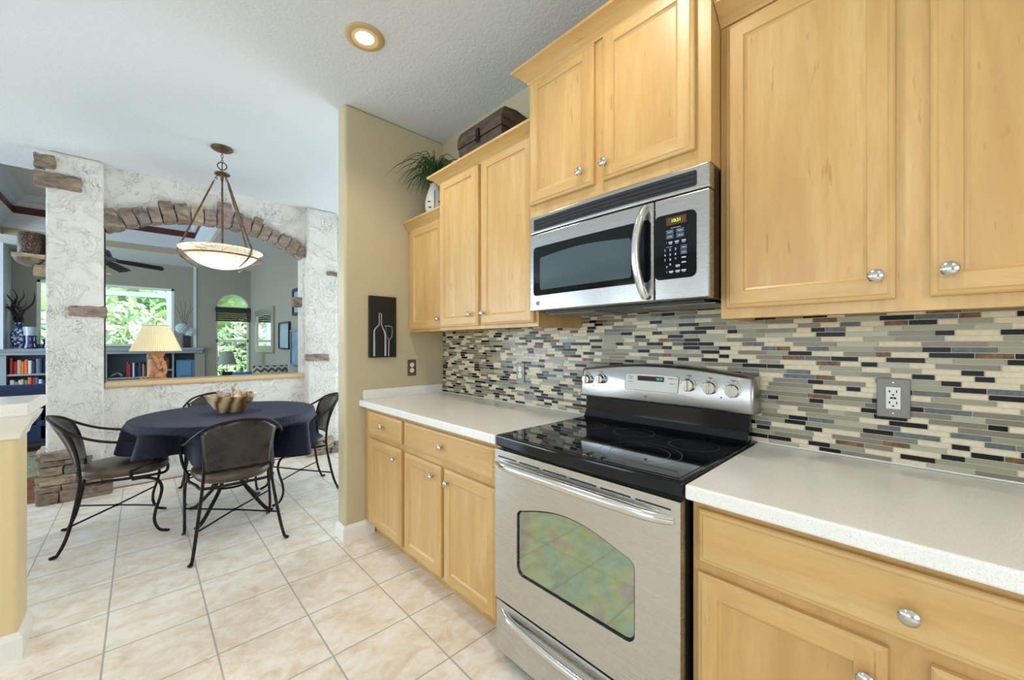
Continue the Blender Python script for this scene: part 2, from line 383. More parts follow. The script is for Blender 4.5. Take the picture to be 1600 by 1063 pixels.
# far wall right part with arched window hole
wx0, wx1, wz0, wzs = 1.13, 1.70, .56, 2.045
wr = (wx1-wx0)/2; wc = (wx0+wx1)/2
m = MB().box(.79, wx0, YF, YF+.1, 0, ZC).box(wx1, 1.83, YF, YF+.1, 0, ZC).box(wx0, wx1, YF, YF+.1, 0, wz0)
ap = [(wc-wr*math.cos(PI*k/20), wzs+wr*math.sin(PI*k/20)) for k in range(21)]
for a, b in zip(ap, ap[1:]): m.prism([a, b, (b[0], ZC), (a[0], ZC)], 'y', YF, YF+.1)
m.box(.79, .80, YF+.1, YF2, 1.2, ZC)
struct(m.build('wall_far', WALLL, origin=(0, 0, 0)))
wall_holes('wall_far_niche', WALLL, 'y', YF2, YF2+.1, -4.5, .79, 0, ZC, [(-1.29, .49, 1.24, 2.385)])
struct(B(.765, .812, YF-.012, YF, 1.2, ZC).build('trim_2', LTRIM), 'pale vertical trim at the niche edge')
struct(B(-1.75, -1.56, 9.9, YF2, 1.2, ZC).build('trim_3', LTRIM), 'pale upright casing left of the niche')
# windows
def window(name, x0, x1, z0, z1, y, fw, bars=()):
    f = MB(); f.box(x0, x0+fw, y, y+.06, z0, z1).box(x1-fw, x1, y, y+.06, z0, z1).box(x0, x1, y, y+.06, z0, z0+fw).box(x0, x1, y, y+.06, z1-fw, z1)
    for b in bars: f.box(*b)
    w = struct(f.build(name, WHT, bevel=.003)); 
    B(x0+fw, x1-fw, y+.028, y+.034, z0+fw, z1-fw).build('pane', PANE, w); return w
window('window_1', -1.29, .49, 1.24, 2.385, YF2, .045)
f = MB(); fw = .03
f.box(wx0, wx0+fw, YF+.02, YF+.07, wz0, wzs).box(wx1-fw, wx1, YF+.02, YF+.07, wz0, wzs).box(wx0, wx1, YF+.02, YF+.07, wz0, wz0+fw).box(wx0, wx1, YF+.02, YF+.07, 1.32, 1.37).box(wx0, wx1, YF+.02, YF+.07, wzs-.02, wzs+.02)
for k in range(20):
    a0, a1 = PI*k/20, PI*(k+1)/20
    f.prism([(wc-wr*math.cos(a), wzs+wr*math.sin(a)) for a in (a0, a1)]+[(wc-(wr-fw)*math.cos(a), wzs+(wr-fw)*math.sin(a)) for a in (a1, a0)], 'y', YF+.02, YF+.07)
w = struct(f.build('window_2', WHT))
g = MB().prism([(wx0, wz0)]+[(wc-wr*math.cos(PI*k/20), wzs+wr*math.sin(PI*k/20)) for k in range(21)]+[(wx1, wz0)], 'y', YF+.04, YF+.045); g.build('pane', PANE, w)
for i, (ax, t, a0, a1, z0, z1) in enumerate([('x', -4.57, -.8, 2.0, .5, 2.5), ('x', -4.57, 3.0, 4.4, .5, 2.5), ('x', -4.57, 5.8, 9.4, .15, 2.45), ('x', 3.23, 3.0, 4.7, .05, 2.35), ('y', -3.07, -3.6, .4, .55, 2.55)]):  # frames of out-of-view windows; kitchen and left nook ones added for light
    f = MB(); q = .05; mid = (a0+a1)/2
    for (u0, u1, w0, w1) in [(a0, a0+q, z0, z1), (a1-q, a1, z0, z1), (a0+q, a1-q, z0, z0+q), (a0+q, a1-q, z1-q, z1), (mid-q/2, mid+q/2, z0+q, z1-q)]:
        f.box(t, t+.04, u0, u1, w0, w1) if ax == 'x' else f.box(u0, u1, t, t+.04, w0, w1)
    struct(f.build('window_%d' % (i+3), WHT))

# ------------------------------------------------------------------ outside
LAWN = mottled('lawn_grass', L3(96, 130, 60), L3(150, 175, 95), 6, .9)
struct(B(-30, 30, 10.6, 45, -.25, -.15).build('ground_lawn', LAWN, origin=(0, 0, 0)), 'lawn outside the living room windows')
m = MB(); rnd = random.Random(3)
def leaf_cloud(cx, cy, cz, rx, ry, rz, n, s, mi):
    for _ in range(n):
        d = Vector((rnd.gauss(0, 1), rnd.gauss(0, 1), rnd.gauss(0, 1))).normalized()*rnd.uniform(.55, 1)**.5
        c = Vector((cx+d.x*rx, cy+d.y*ry, cz+d.z*rz)); a = Vector((rnd.gauss(0, 1), rnd.gauss(0, 1), rnd.gauss(0, 1))).normalized(); b = a.orthogonal().normalized()
        k = s*rnd.uniform(.6, 1.3); a *= k; b *= k*.42
        m.add([c-a, c-b, c+a, c+b], [(0, 1, 2, 3)], mi)
for k in range(26):
    leaf_cloud(-9+k*.72+rnd.uniform(-.3, .3), rnd.uniform(16.5, 19), rnd.uniform(.3, 1.2), 1.3, 1.0, rnd.uniform(1.2, 1.8), 650, .17, k % 3)
for k in range(16): leaf_cloud(-11+k*1.3+rnd.uniform(-.3, .3), rnd.uniform(19, 22), rnd.uniform(2.2, 3.4), 1.5, 1.2, 1.5, 650, .2, (k+1) % 3)
m.v and None
hb = MB()
for k in range(34):
    cx_ = -11+k*.68; hb.ball((cx_, rnd.uniform(19.5, 21.5), rnd.uniform(.5, 3.2)), rnd.uniform(1.2, 1.9), 14)
hb.v = [tuple(Vector(p)+noise.noise_vector(Vector(p)*1.3)*.6) for p in hb.v]
LF = [plain('leaf_light_green', L3(196, 218, 176), .6), plain('leaf_mid_green', L3(160, 194, 148), .6), plain('leaf_yellow_green', L3(214, 226, 186), .6)]  # leaf greens paled and drawn together; outdoor haze is in the colour
tag(m.build('garden_foliage', LF), 'dense bright green garden foliage beyond the living room windows', 'foliage', kind='stuff')
tag(hb.build('hedge_mass', mottled('hedge_green', L3(120, 156, 100), L3(190, 208, 150), 3, .9, bs=1, bsc=6), smooth=True), 'broad soft green hedge behind the leafy garden shrubs', 'hedge', kind='stuff')
CAGE = plain('white_aluminium', L3(190, 210, 235), .4)
m = MB(); m.box(-4, .52, 13.95, 14.05, 2.50, 2.62); c = thing('pool_enclosure', 'white aluminium screen enclosure beams outside the wide far window', 'enclosure', (0, 14, -.15))
m.build('beam', CAGE, c); B(.50, .60, 13.93, 14.07, -.15, 3.2).build('post', CAGE, c)
MB().prism([(-.1, 2.95), (0, 3.05), (.56, 2.6), (.5, 2.5)], 'y', 13.97, 14.03).build('brace', CAGE, c)

# ------------------------------------------------------------------ cabinets
def door_mesh(xf, y0, y1, z0, z1, st=.052, flat=False, th=.02):
    m = MB()
    def ring(i0, x0, i1, x1):
        A = [(x0, y0+i0, z0+i0), (x0, y1-i0, z0+i0), (x0, y1-i0, z1-i0), (x0, y0+i0, z1-i0)]
        Bq = [(x1, y0+i1, z0+i1), (x1, y1-i1, z0+i1), (x1, y1-i1, z1-i1), (x1, y0+i1, z1-i1)]
        for k, mi in ((0, 1), (1, 0), (2, 1), (3, 0)):
            j = (k+1) % 4; m.add([A[k], A[j], Bq[j], Bq[k]], [(0, 1, 2, 3)], mi if not flat else 1)
    def q(a, b, c, d, x, mi): m.add([(x, a, c), (x, b, c), (x, b, d), (x, a, d)], [(0, 1, 2, 3)], mi)
    q(y0, y1, z0, z1, xf+th, 0)
    ring(0, xf+th, 0, xf+.007); ring(0, xf+.007, .004, xf+.004); ring(.004, xf+.004, .011, xf+.0025); ring(.011, xf+.0025, .014, xf)
    e = .014
    if flat: q(y0+e, y1-e, z0+e, z1-e, xf, 1); return m
    q(y0+e, y0+st, z0+e, z1-e, xf, 0); q(y1-st, y1-e, z0+e, z1-e, xf, 0)
    q(y0+st, y1-st, z0+e, z0+st, xf, 1); q(y0+st, y1-st, z1-st, z1-e, xf, 1)
    ring(st, xf, st+.003, xf+.005); ring(st+.003, xf+.005, st+.010, xf+.009)
    q(y0+st+.010, y1-st-.010, z0+st+.010, z1-st-.010, xf+.009, 0)
    return m
KP = [(.0065, 0), (.0055, .006), (.006, .012), (.0125, .016), (.0165, .020), (.0165, .0225), (.013, .026), (.006, .0285), (1e-7, .029)]
def knob(parent, x, y, z, r=1.0):
    k = MB().lathe([(a*r, b) for a, b in KP], (x, y, z), 20, 0, '-x'); k.build('knob', NICK, parent, smooth=True)
def cabinet(label, group, xf, x1, y0, y1, z0, z1, doors, drawers=(), toe=0, name='base_cabinet', crown=None, lip=0):
    """xf frame front plane; doors: (y0,y1,z0,z1,knob_y,knob_z); drawers the same"""
    t = thing(name, label, 'cabinet', (x1, (y0+y1)/2, 0 if toe else z0), group)
    b = MB()
    if toe:
        b.box(xf, x1, y0, y1, toe, z1, 0); b.box(xf+.07, x1, y0, y1, 0, toe, 0)
    else:
        b.box(xf+.02, x1, y0, y1, z0+lip, z1, 0)
        b.box(xf, xf+.02, y0, y1, z0, z1, 0)
        if lip: b.box(xf+.02, x1, y0, y0+.016, z0, z0+lip, 0).box(xf+.02, x1, y1-.016, y1, z0, z0+lip, 0)
    b.build('body', MV, t)
    for (a, c, d, e, ky, kz) in doors:
        o = door_mesh(xf-.021, a, c, d, e).build('door', [MV, MH], t); knob(o, xf-.021, ky, kz)
    for (a, c, d, e, ky, kz) in drawers:
        o = door_mesh(xf-.021, a, c, d, e, flat=True).build('drawer', [MV, MH], t); knob(o, xf-.021, ky, kz)
    if crown:
        zb, zt, pr, ya, yb, retL, retR = crown
        P = [(0, zb), (-.008, zb), (-.012, zb+.012), (-.022, zb+.018), (-pr*.55, zb+(zt-zb)*.55), (-pr+.01, zt-.016), (-pr, zt-.012), (-pr, zt), (.02, zt), (.02, zb+.012), (0, zb+.012)]
        m = MB(); n = len(P)
        vs = []
        for (y, sgn) in ((ya, -1), (yb, 1)):
            for (dx, z) in P:
                ret = retR if sgn < 0 else retL
                vs.append((xf+dx, y+(sgn*(-min(dx, 0)) if ret else 0), z))
        m.add(vs, [tuple(range(n)), tuple(range(2*n-1, n-1, -1))]+[(i, (i+1) % n, n+(i+1) % n, n+i) for i in range(n)], 0)
        for (y, sgn, ret) in ((ya, -1, retR), (yb, 1, retL)):
            if ret:
                vs = [(xf+min(dx, 0), y+sgn*(-min(dx, 0)), z) for dx, z in P[:8]]+[(x1, y+sgn*(-min(dx, 0)), z) for dx, z in P[:8]]
                vs += [(xf, y, zt), (x1, y, zt)]
                m.add(vs, [(i, i+1, 9+i-1, 8+i) for i in range(7)]+[(7, 15, 17, 16)], 0)
        m.build('crown_moulding', MH, t, smooth=True)
    return t
gB, gU = 'maple base cabinets along the tiled wall', 'maple wall cabinets along the tiled wall'
FX = 1.105
cabinet('narrow maple base cabinet with one drawer over one door, against the beige wall end', gB, FX, XW-.006, 2.065, 2.604, 0, .874,
        [(2.082, 2.53, .115, .674, 2.145, .612)], [(2.082, 2.53, .706, .846, 2.305, .776)], toe=.10)
cabinet('two-door maple base cabinet with one wide drawer, left of the range', gB, FX, XW-.006, 1.224, 2.062, 0, .874,
        [(1.672, 2.042, .115, .672, 1.735, .612), (1.252, 1.642, .115, .672, 1.60, .612)], [(1.252, 2.045, .706, .846, 1.652, .776)], toe=.10)
cabinet('wide maple base cabinet with long drawer and door, right of the range', gB, FX, XW-.006, -.42, .443, 0, .874,
        [(.055, .427, .115, .677, .087, .608), (-.374, -.004, .115, .677, -.035, .608)], [(-.374, .424, .706, .847, .025, .767)], toe=.10)
cabinet('small low maple wall cabinet with single door beside the beige wall end', gU, 1.425, XW-.001, 2.118, 2.606, 1.372, 2.12,
        [(2.14, 2.555, 1.39, 2.10, 2.175, 1.45)], name='wall_cabinet', crown=(2.10, 2.163, .05, 2.118, 2.606, False, False), lip=.014)
cabinet('two-door maple wall cabinet with a carved chest on top', gU, 1.375, XW-.001, 1.272, 2.115, 1.372, 2.30,
        [(1.715, 2.098, 1.39, 2.293, 1.775, 1.455), (1.29, 1.687, 1.39, 2.293, 1.657, 1.455)], name='wall_cabinet', crown=(2.285, 2.34, .062, 1.272, 2.115, True, False), lip=.014)
cabinet('raised maple wall cabinet with two short doors above the microwave', gU, 1.318, XW-.001, .474, 1.270, 1.870, 2.50,
        [(.91, 1.262, 1.922, 2.487, .965, 1.982), (.52, .868, 1.922, 2.487, .852, 1.982)], name='wall_cabinet', crown=(2.488, 2.552, .066, .474, 1.270, True, True), lip=.0)
cabinet('tall wide maple wall cabinet right of the microwave', gU, 1.402, XW-.001, -.42, .472, 1.372, 2.36,
        [(.057, .453, 1.404, 2.318, .092, 1.463), (-.40, -.004, 1.404, 2.318, -.035, 1.464)], name='wall_cabinet', crown=(2.33, 2.392, .066, -.42, .472, False, False), lip=.014)

# ------------------------------------------------------------------ countertops, backsplash
m = B(1.055, XW-.014, 1.222, 2.604, .874, .914); a = m.build('countertop', QZ, bevel=.006, seg=3)
tag(a, 'pale speckled quartz countertop left of the range', 'countertop', 'quartz countertops either side of the range')
B(1.085, XW-.014, 2.590, 2.609, .914, .977).build('splash_strip', QZ, a, bevel=.002)
tag(B(1.055, XW-.014, -.46, .446, .874, .914).build('countertop', QZ, bevel=.006, seg=3), 'pale speckled quartz countertop right of the range', 'countertop', 'quartz countertops either side of the range')
def tilem(name, c, rough, var=.0, c2=None, coat=0):
    if c2: return mottled(name, c, c2, 70, rough, coat=coat, bs=.15, bsc=90)
    return plain(name, c, rough, coat=coat)
TM = [plain('mosaic_grout', L3(214, 208, 192), .8),
      tilem('tile_cream_stone', L3(219, 204, 172), .45, c2=L3(230, 218, 190)), tilem('tile_sage_glass', L3(152, 149, 120), .24),
      tilem('tile_greige_glass', L3(130, 121, 102), .24), plain('tile_espresso_glass', L3(26, 19, 16), .25, spec=.2),
      tilem('tile_slate_grey', L3(84, 90, 92), .4, c2=L3(112, 118, 116)), tilem('tile_slate_rust', L3(86, 58, 34), .4, c2=L3(138, 100, 58)),
      plain('tile_black_glass', L3(14, 15, 19), .25, spec=.2), tilem('tile_pale_sage', L3(176, 172, 146), .24)]
m = MB(); m.box(XW-.006, XW-.0005, -.6, 2.598, .915, 1.50, 0)
rt = random.Random(11); ph = .01655; z = .9165; row = 0
while z < 1.485:
    y = 2.597+rt.uniform(0, .05); last = -1
    while y > -.6:
        k = rt.choices([1, 2, 3, 4, 5, 6, 7, 8], [26, 14, 15, 15, 9, 5, 9, 7])[0]
        if k == last: k = 1 if k != 1 else rt.choice([4, 3, 7])
        last = k
        ln = {1: (.04, .11), 2: (.06, .15), 3: (.06, .15), 4: (.035, .09), 5: (.04, .10), 6: (.035, .075), 7: (.035, .08), 8: (.04, .11)}[k]
        w = rt.uniform(*ln); a, b = y-w, y-.0018
        y -= w
        b2 = min(b, 2.597)
        if b2-a < .006: continue
        th = .0045 if k in (2, 3, 4, 7, 8) else .0038
        x0 = XW-.006-th*.5; e = .0007
        zt = z+ph-.0018
        m.add([(XW-.006, a, z), (XW-.006, b2, z), (XW-.006, b2, zt), (XW-.006, a, zt), (x0, a+e, z+e), (x0, b2-e, z+e), (x0, b2-e, zt-e), (x0, a+e, zt-e)],
              [(4, 5, 6, 7), (0, 1, 5, 4), (1, 2, 6, 5), (2, 3, 7, 6), (3, 0, 4, 7)], k)
    z += ph; row += 1
tag(m.build('tile_backsplash', TM, origin=(XW, 1, .914)), 'glass and stone strip mosaic backsplash between countertops and wall cabinets', 'backsplash')
tag(B(XW-.013, XW-.0085, 1.222, 2.598, .914, .919).build('caulk_bead', WHT), 'thin white caulk line behind the left countertop', 'caulk line')
tag(B(XW-.013, XW-.0085, -.46, .446, .914, .919).build('caulk_bead', WHT), 'thin white caulk line behind the right countertop', 'caulk line')

# ------------------------------------------------------------------ text and outlets
def text_mesh(s, size, mat, name, parent, loc, mode='-x', ext=.0004, mirror=False, bold=0):
    cu = bpy.data.curves.new(name, 'FONT'); cu.body = s; cu.size = size; cu.extrude = ext; cu.align_x = 'CENTER'; cu.align_y = 'CENTER'; cu.offset = bold
    tmp = bpy.data.objects.new('tmp', cu); COL.objects.link(tmp); dg = bpy.context.evaluated_depsgraph_get(); dg.update()
    me = bpy.data.meshes.new_from_object(tmp.evaluated_get(dg)); bpy.data.objects.remove(tmp); bpy.data.curves.remove(cu)
    # text plane xy -> world: facing -x: right is -y, up is z
    M = {'-x': Matrix(((0, 0, -1, 0), (-1, 0, 0, 0), (0, 1, 0, 0), (0, 0, 0, 1))), '-y': Matrix(((1, 0, 0, 0), (0, 0, -1, 0), (0, 1, 0, 0), (0, 0, 0, 1)))}[mode]
    me.transform(M); off = Vector(parent.get('_w', (0, 0, 0))); me.transform(Matrix.Translation(Vector(loc)-off)); me.name = name
    me.materials.clear(); me.materials.append(mat)
    o = bpy.data.objects.new(name, me); COL.objects.link(o); o.parent = parent; o['_w'] = tuple(off); return o
SOCK = plain('outlet_white', L3(236, 233, 224), .35); DARK = plain('slot_dark', (.02, .02, .02), .5); PLATE = plain('brushed_plate', L3(134, 131, 124), .42, .35)
BRPL = plain('bronze_plate', L3(112, 100, 82), .4, .6)
def outlet(label, x, y, z, w, h, plate, face='-x', gfci=False, group=None):
    t = thing('power_outlet', label, 'outlet', (x, y, z-h/2), group)
    sgn = 1
    def bx(a0, a1, b0, b1, d0, d1):   # a along right (viewer), b up, d outwards
        if face == '-x': return (x-d1, x-d0, y-a1, y-a0, z+b0, z+b1)
        return (x+a0, x+a1, y-d1, y-d0, z+b0, z+b1)
    B(*bx(-w/2, w/2, -h/2, h/2, 0, .006)).build('plate', plate, t, bevel=.003, seg=3)
    c = MB(); s = MB()
    if gfci:
        c.box(*bx(-.0165, .0165, -.034, .034, .006, .008))
        for q in (-.0175, .0175):
            s.box(*bx(-.009, -.0065, q-.001, q+.007, .008, .0086)).box(*bx(.0065, .009, q-.001, q+.007, .008, .0086)).box(*bx(-.0115, -.009, q+.002, q+.0042, .008, .0086)).box(*bx(-.0025, .0025, q-.0095, q-.005, .008, .0086))
        s.box(*bx(-.007, -.0002, -.003, .003, .008, .0083)).box(*bx(.0002+.0006, .007, -.003, .003, .008, .0083))
        c.build('socket', SOCK, t, bevel=.001); s.build('slots', DARK, t)
    else:
        for q in (-.02, .02):
            c = MB(); cx = (x, y, z+q) if face == '-x' else (x, y, z+q)
            c.lathe([(.0165, .005), (.0165, .0078), (1e-7, .008)], cx, 20, 0, face)
            o = c.build('socket', SOCK, t)
            s = MB(); s.box(*bx(-.0075, -.005, q+.000, q+.008, .008, .0086)).box(*bx(.005, .0075, q+.000, q+.008, .008, .0086)).box(*bx(-.0022, .0022, q-.009, q-.005, .008, .0086)); s.build('slots', DARK, o)
    for q in ((0,) if not gfci else (-.048, .048)):
        MB().lathe([(.003, .006), (.0025, .0072), (1e-7, .0074)], (x, y, z+q), 10, 0, face).build('screw', NICK, t)
outlet('square steel plate with white ground-fault socket on the mosaic right of the range', XW-.009, .0745, 1.12, .076, .122, PLATE, gfci=True)
outlet('narrow steel plated double socket on the mosaic left of the range', XW-.009, 1.732, 1.112, .07, .118, PLATE)
outlet('bronze plated double socket on the plain beige wall end', 1.449, 2.61, 1.113, .07, .118, BRPL, '-y')

# ------------------------------------------------------------------ range
rg = thing('range', 'stainless electric range with black glass cooktop and arched oven window', 'range', (1.38, .835, 0))
y0, y1 = .456, 1.214
B(1.085, 1.70, y0, y1, .03, .872).build('body', BLKM, rg)
for a in (y0+.05, y1-.05):
    for b in (1.14, 1.65): MB().lathe([(.018, 0), (.018, .03)], (b, a, 0), 12).build('leveling_foot', BLKM, rg)
# cooktop with curved front edge
m = MB(); n = 16; fr = [(1.058-.014*math.sin(PI*k/n), y0-.004+(y1-y0+.008)*k/n) for k in range(n+1)]
m.prism(fr+[(1.70, y1+.004), (1.70, y0-.004)], 'z', .872, .918)
cook = m.build('cooktop', BLK, rg, bevel=.008, seg=3)
m = MB(); fr2 = [(x+.02, y0+.014+(y1-y0-.028)*k/n) for k, (x, _) in enumerate(fr)]
m.prism(fr2+[(1.625, y1-.014), (1.625, y0+.014)], 'z', .918, .9195); m.build('glass_surface', BGL, cook)
RING = plain('burner_ring_print', L3(120, 120, 120), .3)
def flat_ring(cx, cy, r0, r1, z):
    q = MB(); k = 48
    vs = [(cx+r*math.cos(2*PI*i/k), cy+r*math.sin(2*PI*i/k), z) for r in (r0, r1) for i in range(k)]
    q.add(vs, [(i, (i+1) % k, k+(i+1) % k, k+i) for i in range(k)]); return q
for cx, cy, rs in ((1.235, .675, (.135, .098)), (1.46, .585, (.085,)), (1.49, .84, (.082,)), (1.25, 1.015, (.085,)), (1.475, 1.055, (.075,))):
    for r in rs: flat_ring(cx, cy, r-.0013, r, .9202).build('burner_ring', RING, cook)
# trim and oven door
m = MB()
def yz_door(poly_outer, hole, xf, th):   # plate with a hole, front at xf facing -x
    m = MB(); k = len(hole)
    for i in range(k):
        j = (i+1) % k
        a, b, c, d = poly_outer[i], poly_outer[j], hole[j], hole[i]
        m.add([(xf, *a), (xf, *b), (xf, *c), (xf, *d)], [(0, 1, 2, 3)])
        m.add([(xf, *a), (xf, *b), (xf+th, *b), (xf+th, *a)], [(0, 1, 2, 3)])
        m.add([(xf, *c), (xf, *d), (xf+.012, *d), (xf+.012, *c)], [(0, 1, 2, 3)])
    return m
# oven window hole: flat bottom, arched top, rounded corners
wy0, wy1, wz0_, wz1_ = .590, 1.087, .403, .655
def rrect(a0, a1, b0, b1, r, arch=0, k=6, topn=14):
    P = []
    for cx, cy, s in ((a0+r, b0+r, PI), (a1-r, b0+r, 1.5*PI)):
        for i in range(k+1): P.append((cx+r*math.cos(s+i*PI/2/k), cy+r*math.sin(s+i*PI/2/k)))
    for i in range(k+1): P.append((a1-r+r*math.cos(i*PI/2/k), b1-r+r*math.sin(i*PI/2/k)))
    for i in range(1, topn):
        t = i/topn; P.append((a1-r+(a0-a1+2*r)*t, b1+arch*math.sin(PI*t)))
    for i in range(k+1): P.append((a0+r+r*math.cos(PI/2+i*PI/2/k), b1-r+r*math.sin(PI/2+i*PI/2/k)))
    return P
hole = rrect(wy0, wy1, wz0_, wz1_, .03, .045)
def outer_for(hole, a0, a1, b0, b1):
    cx, cy = (a0+a1)/2, (b0+b1)/2; out = []
    for (u, v) in hole:
        du, dv = u-cx, v-cy; s = min(((a1-a0)/2)/abs(du) if abs(du) > 1e-9 else 1e9, ((b1-b0)/2)/abs(dv) if abs(dv) > 1e-9 else 1e9)
        out.append((cx+du*s, cy+dv*s))
    # snap the vertices nearest the corners
    for c in ((a0, b0), (a1, b0), (a1, b1), (a0, b1)):
        i = min(range(len(out)), key=lambda i: (out[i][0]-c[0])**2+(out[i][1]-c[1])**2); out[i] = c
    return out
XD = 1.052
dz0, dz1 = .262, .862
d = yz_door(outer_for(hole, y0, y1, dz0, dz1), hole, XD, .03).build('oven_door', ST, rg)
m = MB()
for k in range(6):
    a = .482+k*.1215; m.box(XD-.0006, XD+.004, a, a+.105, .833, .838)
m.build('vent_slots', DARK, d)
OVG, nt, p = new('oven_glass_tint_reflection'); nt.links.new(ramp(nt, noise_n(nt, coords(nt), 7, 3, .5, .8), [(.32, L3(150, 176, 172)), (.45, L3(160, 182, 158)), (.56, L3(172, 184, 152)), (.70, L3(162, 162, 164))]), p.inputs['Base Color']); p.inputs['Metallic'].default_value = .9; p.inputs['Roughness'].default_value = .05  # greenish tint plus painted mottling standing in for the floor's reflection
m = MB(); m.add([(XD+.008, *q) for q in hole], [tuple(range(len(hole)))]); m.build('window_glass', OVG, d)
m = MB(); hh = rrect(wy0, wy1, wz0_, wz1_, .03, .045); hi = rrect(wy0+.006, wy1-.006, wz0_+.006, wz1_-.006, .028, .044)
m.add([(XD+.0072, *q) for q in hh]+[(XD+.0072, *q) for q in hi], [(i, (i+1) % len(hh), len(hh)+(i+1) % len(hh), len(hh)+i) for i in range(len(hh))]); m.build('window_border', BLK, d)
def bar_handle(parent, a0, a1, z, x, bow, r=.017, sag=0):
    pts = []; rs = []
    for k in range(13):
        t = k/12; e = math.sin(PI*t)**.4 if 0 < t < 1 else 0
        pts.append((x+.012-(bow)*e, a0+(a1-a0)*t, z-sag*math.sin(PI*t))); rs.append(r*(.8+.2*min(1, e*1.2)))
    h = MB().tube(pts, rs, 12, 0, 3); h.build('handle', STP, parent, smooth=True)
bar_handle(d, .478, 1.200, .806, XD-.004, .040, .0185, -.006)
dr = B(XD+.004, 1.10, y0, y1, .045, .248).build('storage_drawer', ST, rg, bevel=.006, seg=3)
bar_handle(dr, .50, 1.18, .214, XD, .036, .015, .012)
B(1.09, 1.10, y0+.005, y1-.005, .03, .045).build('kick_plate', BLKM, rg)
# backguard
m = MB(); m.prism([(1.625, .918), (1.64, .925), (1.655, .955), (1.66, 1.03), (1.70, 1.03), (1.70, .918)], 'y', y0+.006, y1-.012); m.build('riser', BLK, rg, bevel=.003)
XP = 1.628
def panel_top(y):
    t = (y-(.435))/(1.205-.435); return 1.166+.034*math.sin(PI*min(max(t, 0), 1))
m = MB(); n = 24; A = []; 
for k in range(n+1):
    y = .437+(1.205-.437)*k/n; A.append((y, panel_top(y)))
Pg = [(1.212, 1.028)]+[(y, z) for y, z in reversed(A)]+[(.432, 1.028)]
# tilted, soft-edged console: front at XP leaning back to the top
def conx(z): return 1.612+.022*(z-1.028)/.17
nP = len(Pg); cy_, cz_ = .822, 1.10
vs = [(1.70, y, z) for y, z in Pg]+[(conx(z)+.014, y, z) for y, z in Pg]+[(conx(z)+.004, y+(cy_-y)*.012, z+(cz_-z)*.06) for y, z in Pg]+[(conx(z), y+(cy_-y)*.035, z+(cz_-z)*.16) for y, z in Pg]
m.add(vs, [tuple(range(nP)), tuple(range(3*nP, 4*nP))]+[(r*nP+i, r*nP+(i+1) % nP, (r+1)*nP+(i+1) % nP, (r+1)*nP+i) for r in range(3) for i in range(nP)])
con = m.build('control_console', steel('console_steel', (1.5, 1.5, 60), .46, .28), rg, smooth=True)
con.data.set_sharp_from_angle(angle=1.2)
PNL = plain('pale_keypad', L3(196, 192, 184), .35, .3); LCD = plain('dark_display', L3(34, 16, 12), .15)
GREEN = plain('green_digits', (.02, .2, .08), .4, emit=(.12, .8, .35), es=1.0)
xk = conx(1.12)
pp = rrect(.712, .958, 1.082, 1.152, .01, .004)
m = MB(); k_ = len(pp); m.add([(conx(z)-.002, y, z) for y, z in pp]+[(conx(z)+.003, y, z) for y, z in pp], [tuple(range(k_))]+[(i, (i+1) % k_, k_+(i+1) % k_, k_+i) for i in range(k_)]); kp = m.build('keypad', PNL, con)
m = MB(); m.tube([(conx(z)-.0022, y, z) for y, z in pp], .0008, 6, 0, 0, closed=True); m.build('keypad_border', plain('border_grey', L3(120, 118, 112), .4), kp)
B(xk-.0035, xk, .775, .895, 1.125, 1.146).build('display', LCD, kp)
text_mesh('10:21', .014, GREEN, 'digits', kp, (xk-.004, .793, 1.1355))
GRY = plain('panel_print', L3(92, 90, 88), .5)
m = MB()
for (yy, zz, w_) in [(.93, 1.141, .022), (.93, 1.133, .018), (.93, 1.118, .02), (.93, 1.107, .016), (.93, 1.095, .02), (.745, 1.141, .022), (.722, 1.141, .008), (.74, 1.12, .018), (.738, 1.107, .02), (.735, 1.096, .014)]:
    m.box(xk-.0028, xk-.0018, yy-w_/2, yy+w_/2, zz-.0012, zz+.0012)
for q in range(8): m.box(xk-.0028, xk-.0018, .765+q*.018, .769+q*.018, 1.108, 1.114); m.box(xk-.0028, xk-.0018, .765+q*.018, .769+q*.018, 1.094, 1.099)
m.build('key_labels', GRY, kp)
def dial(y, z, r):
    x = conx(z)
    t = MB().lathe([(r*1.18, 0), (r*1.18, .002), (r, .004), (r, .018), (r*.93, .021), (1e-7, .021)], (x, y, z), 28, 0, '-x')
    o = t.build('control_knob', STP, con, smooth=True)
    B(x-.031, x-.019, y-r*.22, y+r*.22, z-r*.95, z+r*.95).build('grip', STP, o, bevel=.003)
    q = MB()
    for i in range(11):
        a = -PI*.25+i*PI*1.5/10; yy, zz = y-math.cos(a)*r*1.4, z+math.sin(a)*r*1.4
        q.box(x-.0008, x+.0015, yy-.0012, yy+.0012, zz-.0012, zz+.0012)
    q.box(x-.0008, x+.0015, y-.008, y+.008, z+r*1.62, z+r*1.62+.002).box(x-.0008, x+.0015, y-.006, y+.006, z-r*1.66, z-r*1.66+.002)
    q.build('dial_print', GRY, o)
for y, z, r in ((1.168, 1.112, .0205), (1.09, 1.118, .0205), (.67, 1.12, .024), (.587, 1.116, .024), (.505, 1.111, .024)): dial(y, z, r)
LAMP_ = plain('indicator_lamp', L3(110, 50, 45), .3)
m = MB()
for y in (1.13, .545): m.lathe([(.003, -.001), (.003, .0015), (1e-7, .002)], (conx(1.08), y, 1.083), 10, 0, '-x')
m.build('indicator', LAMP_, con)
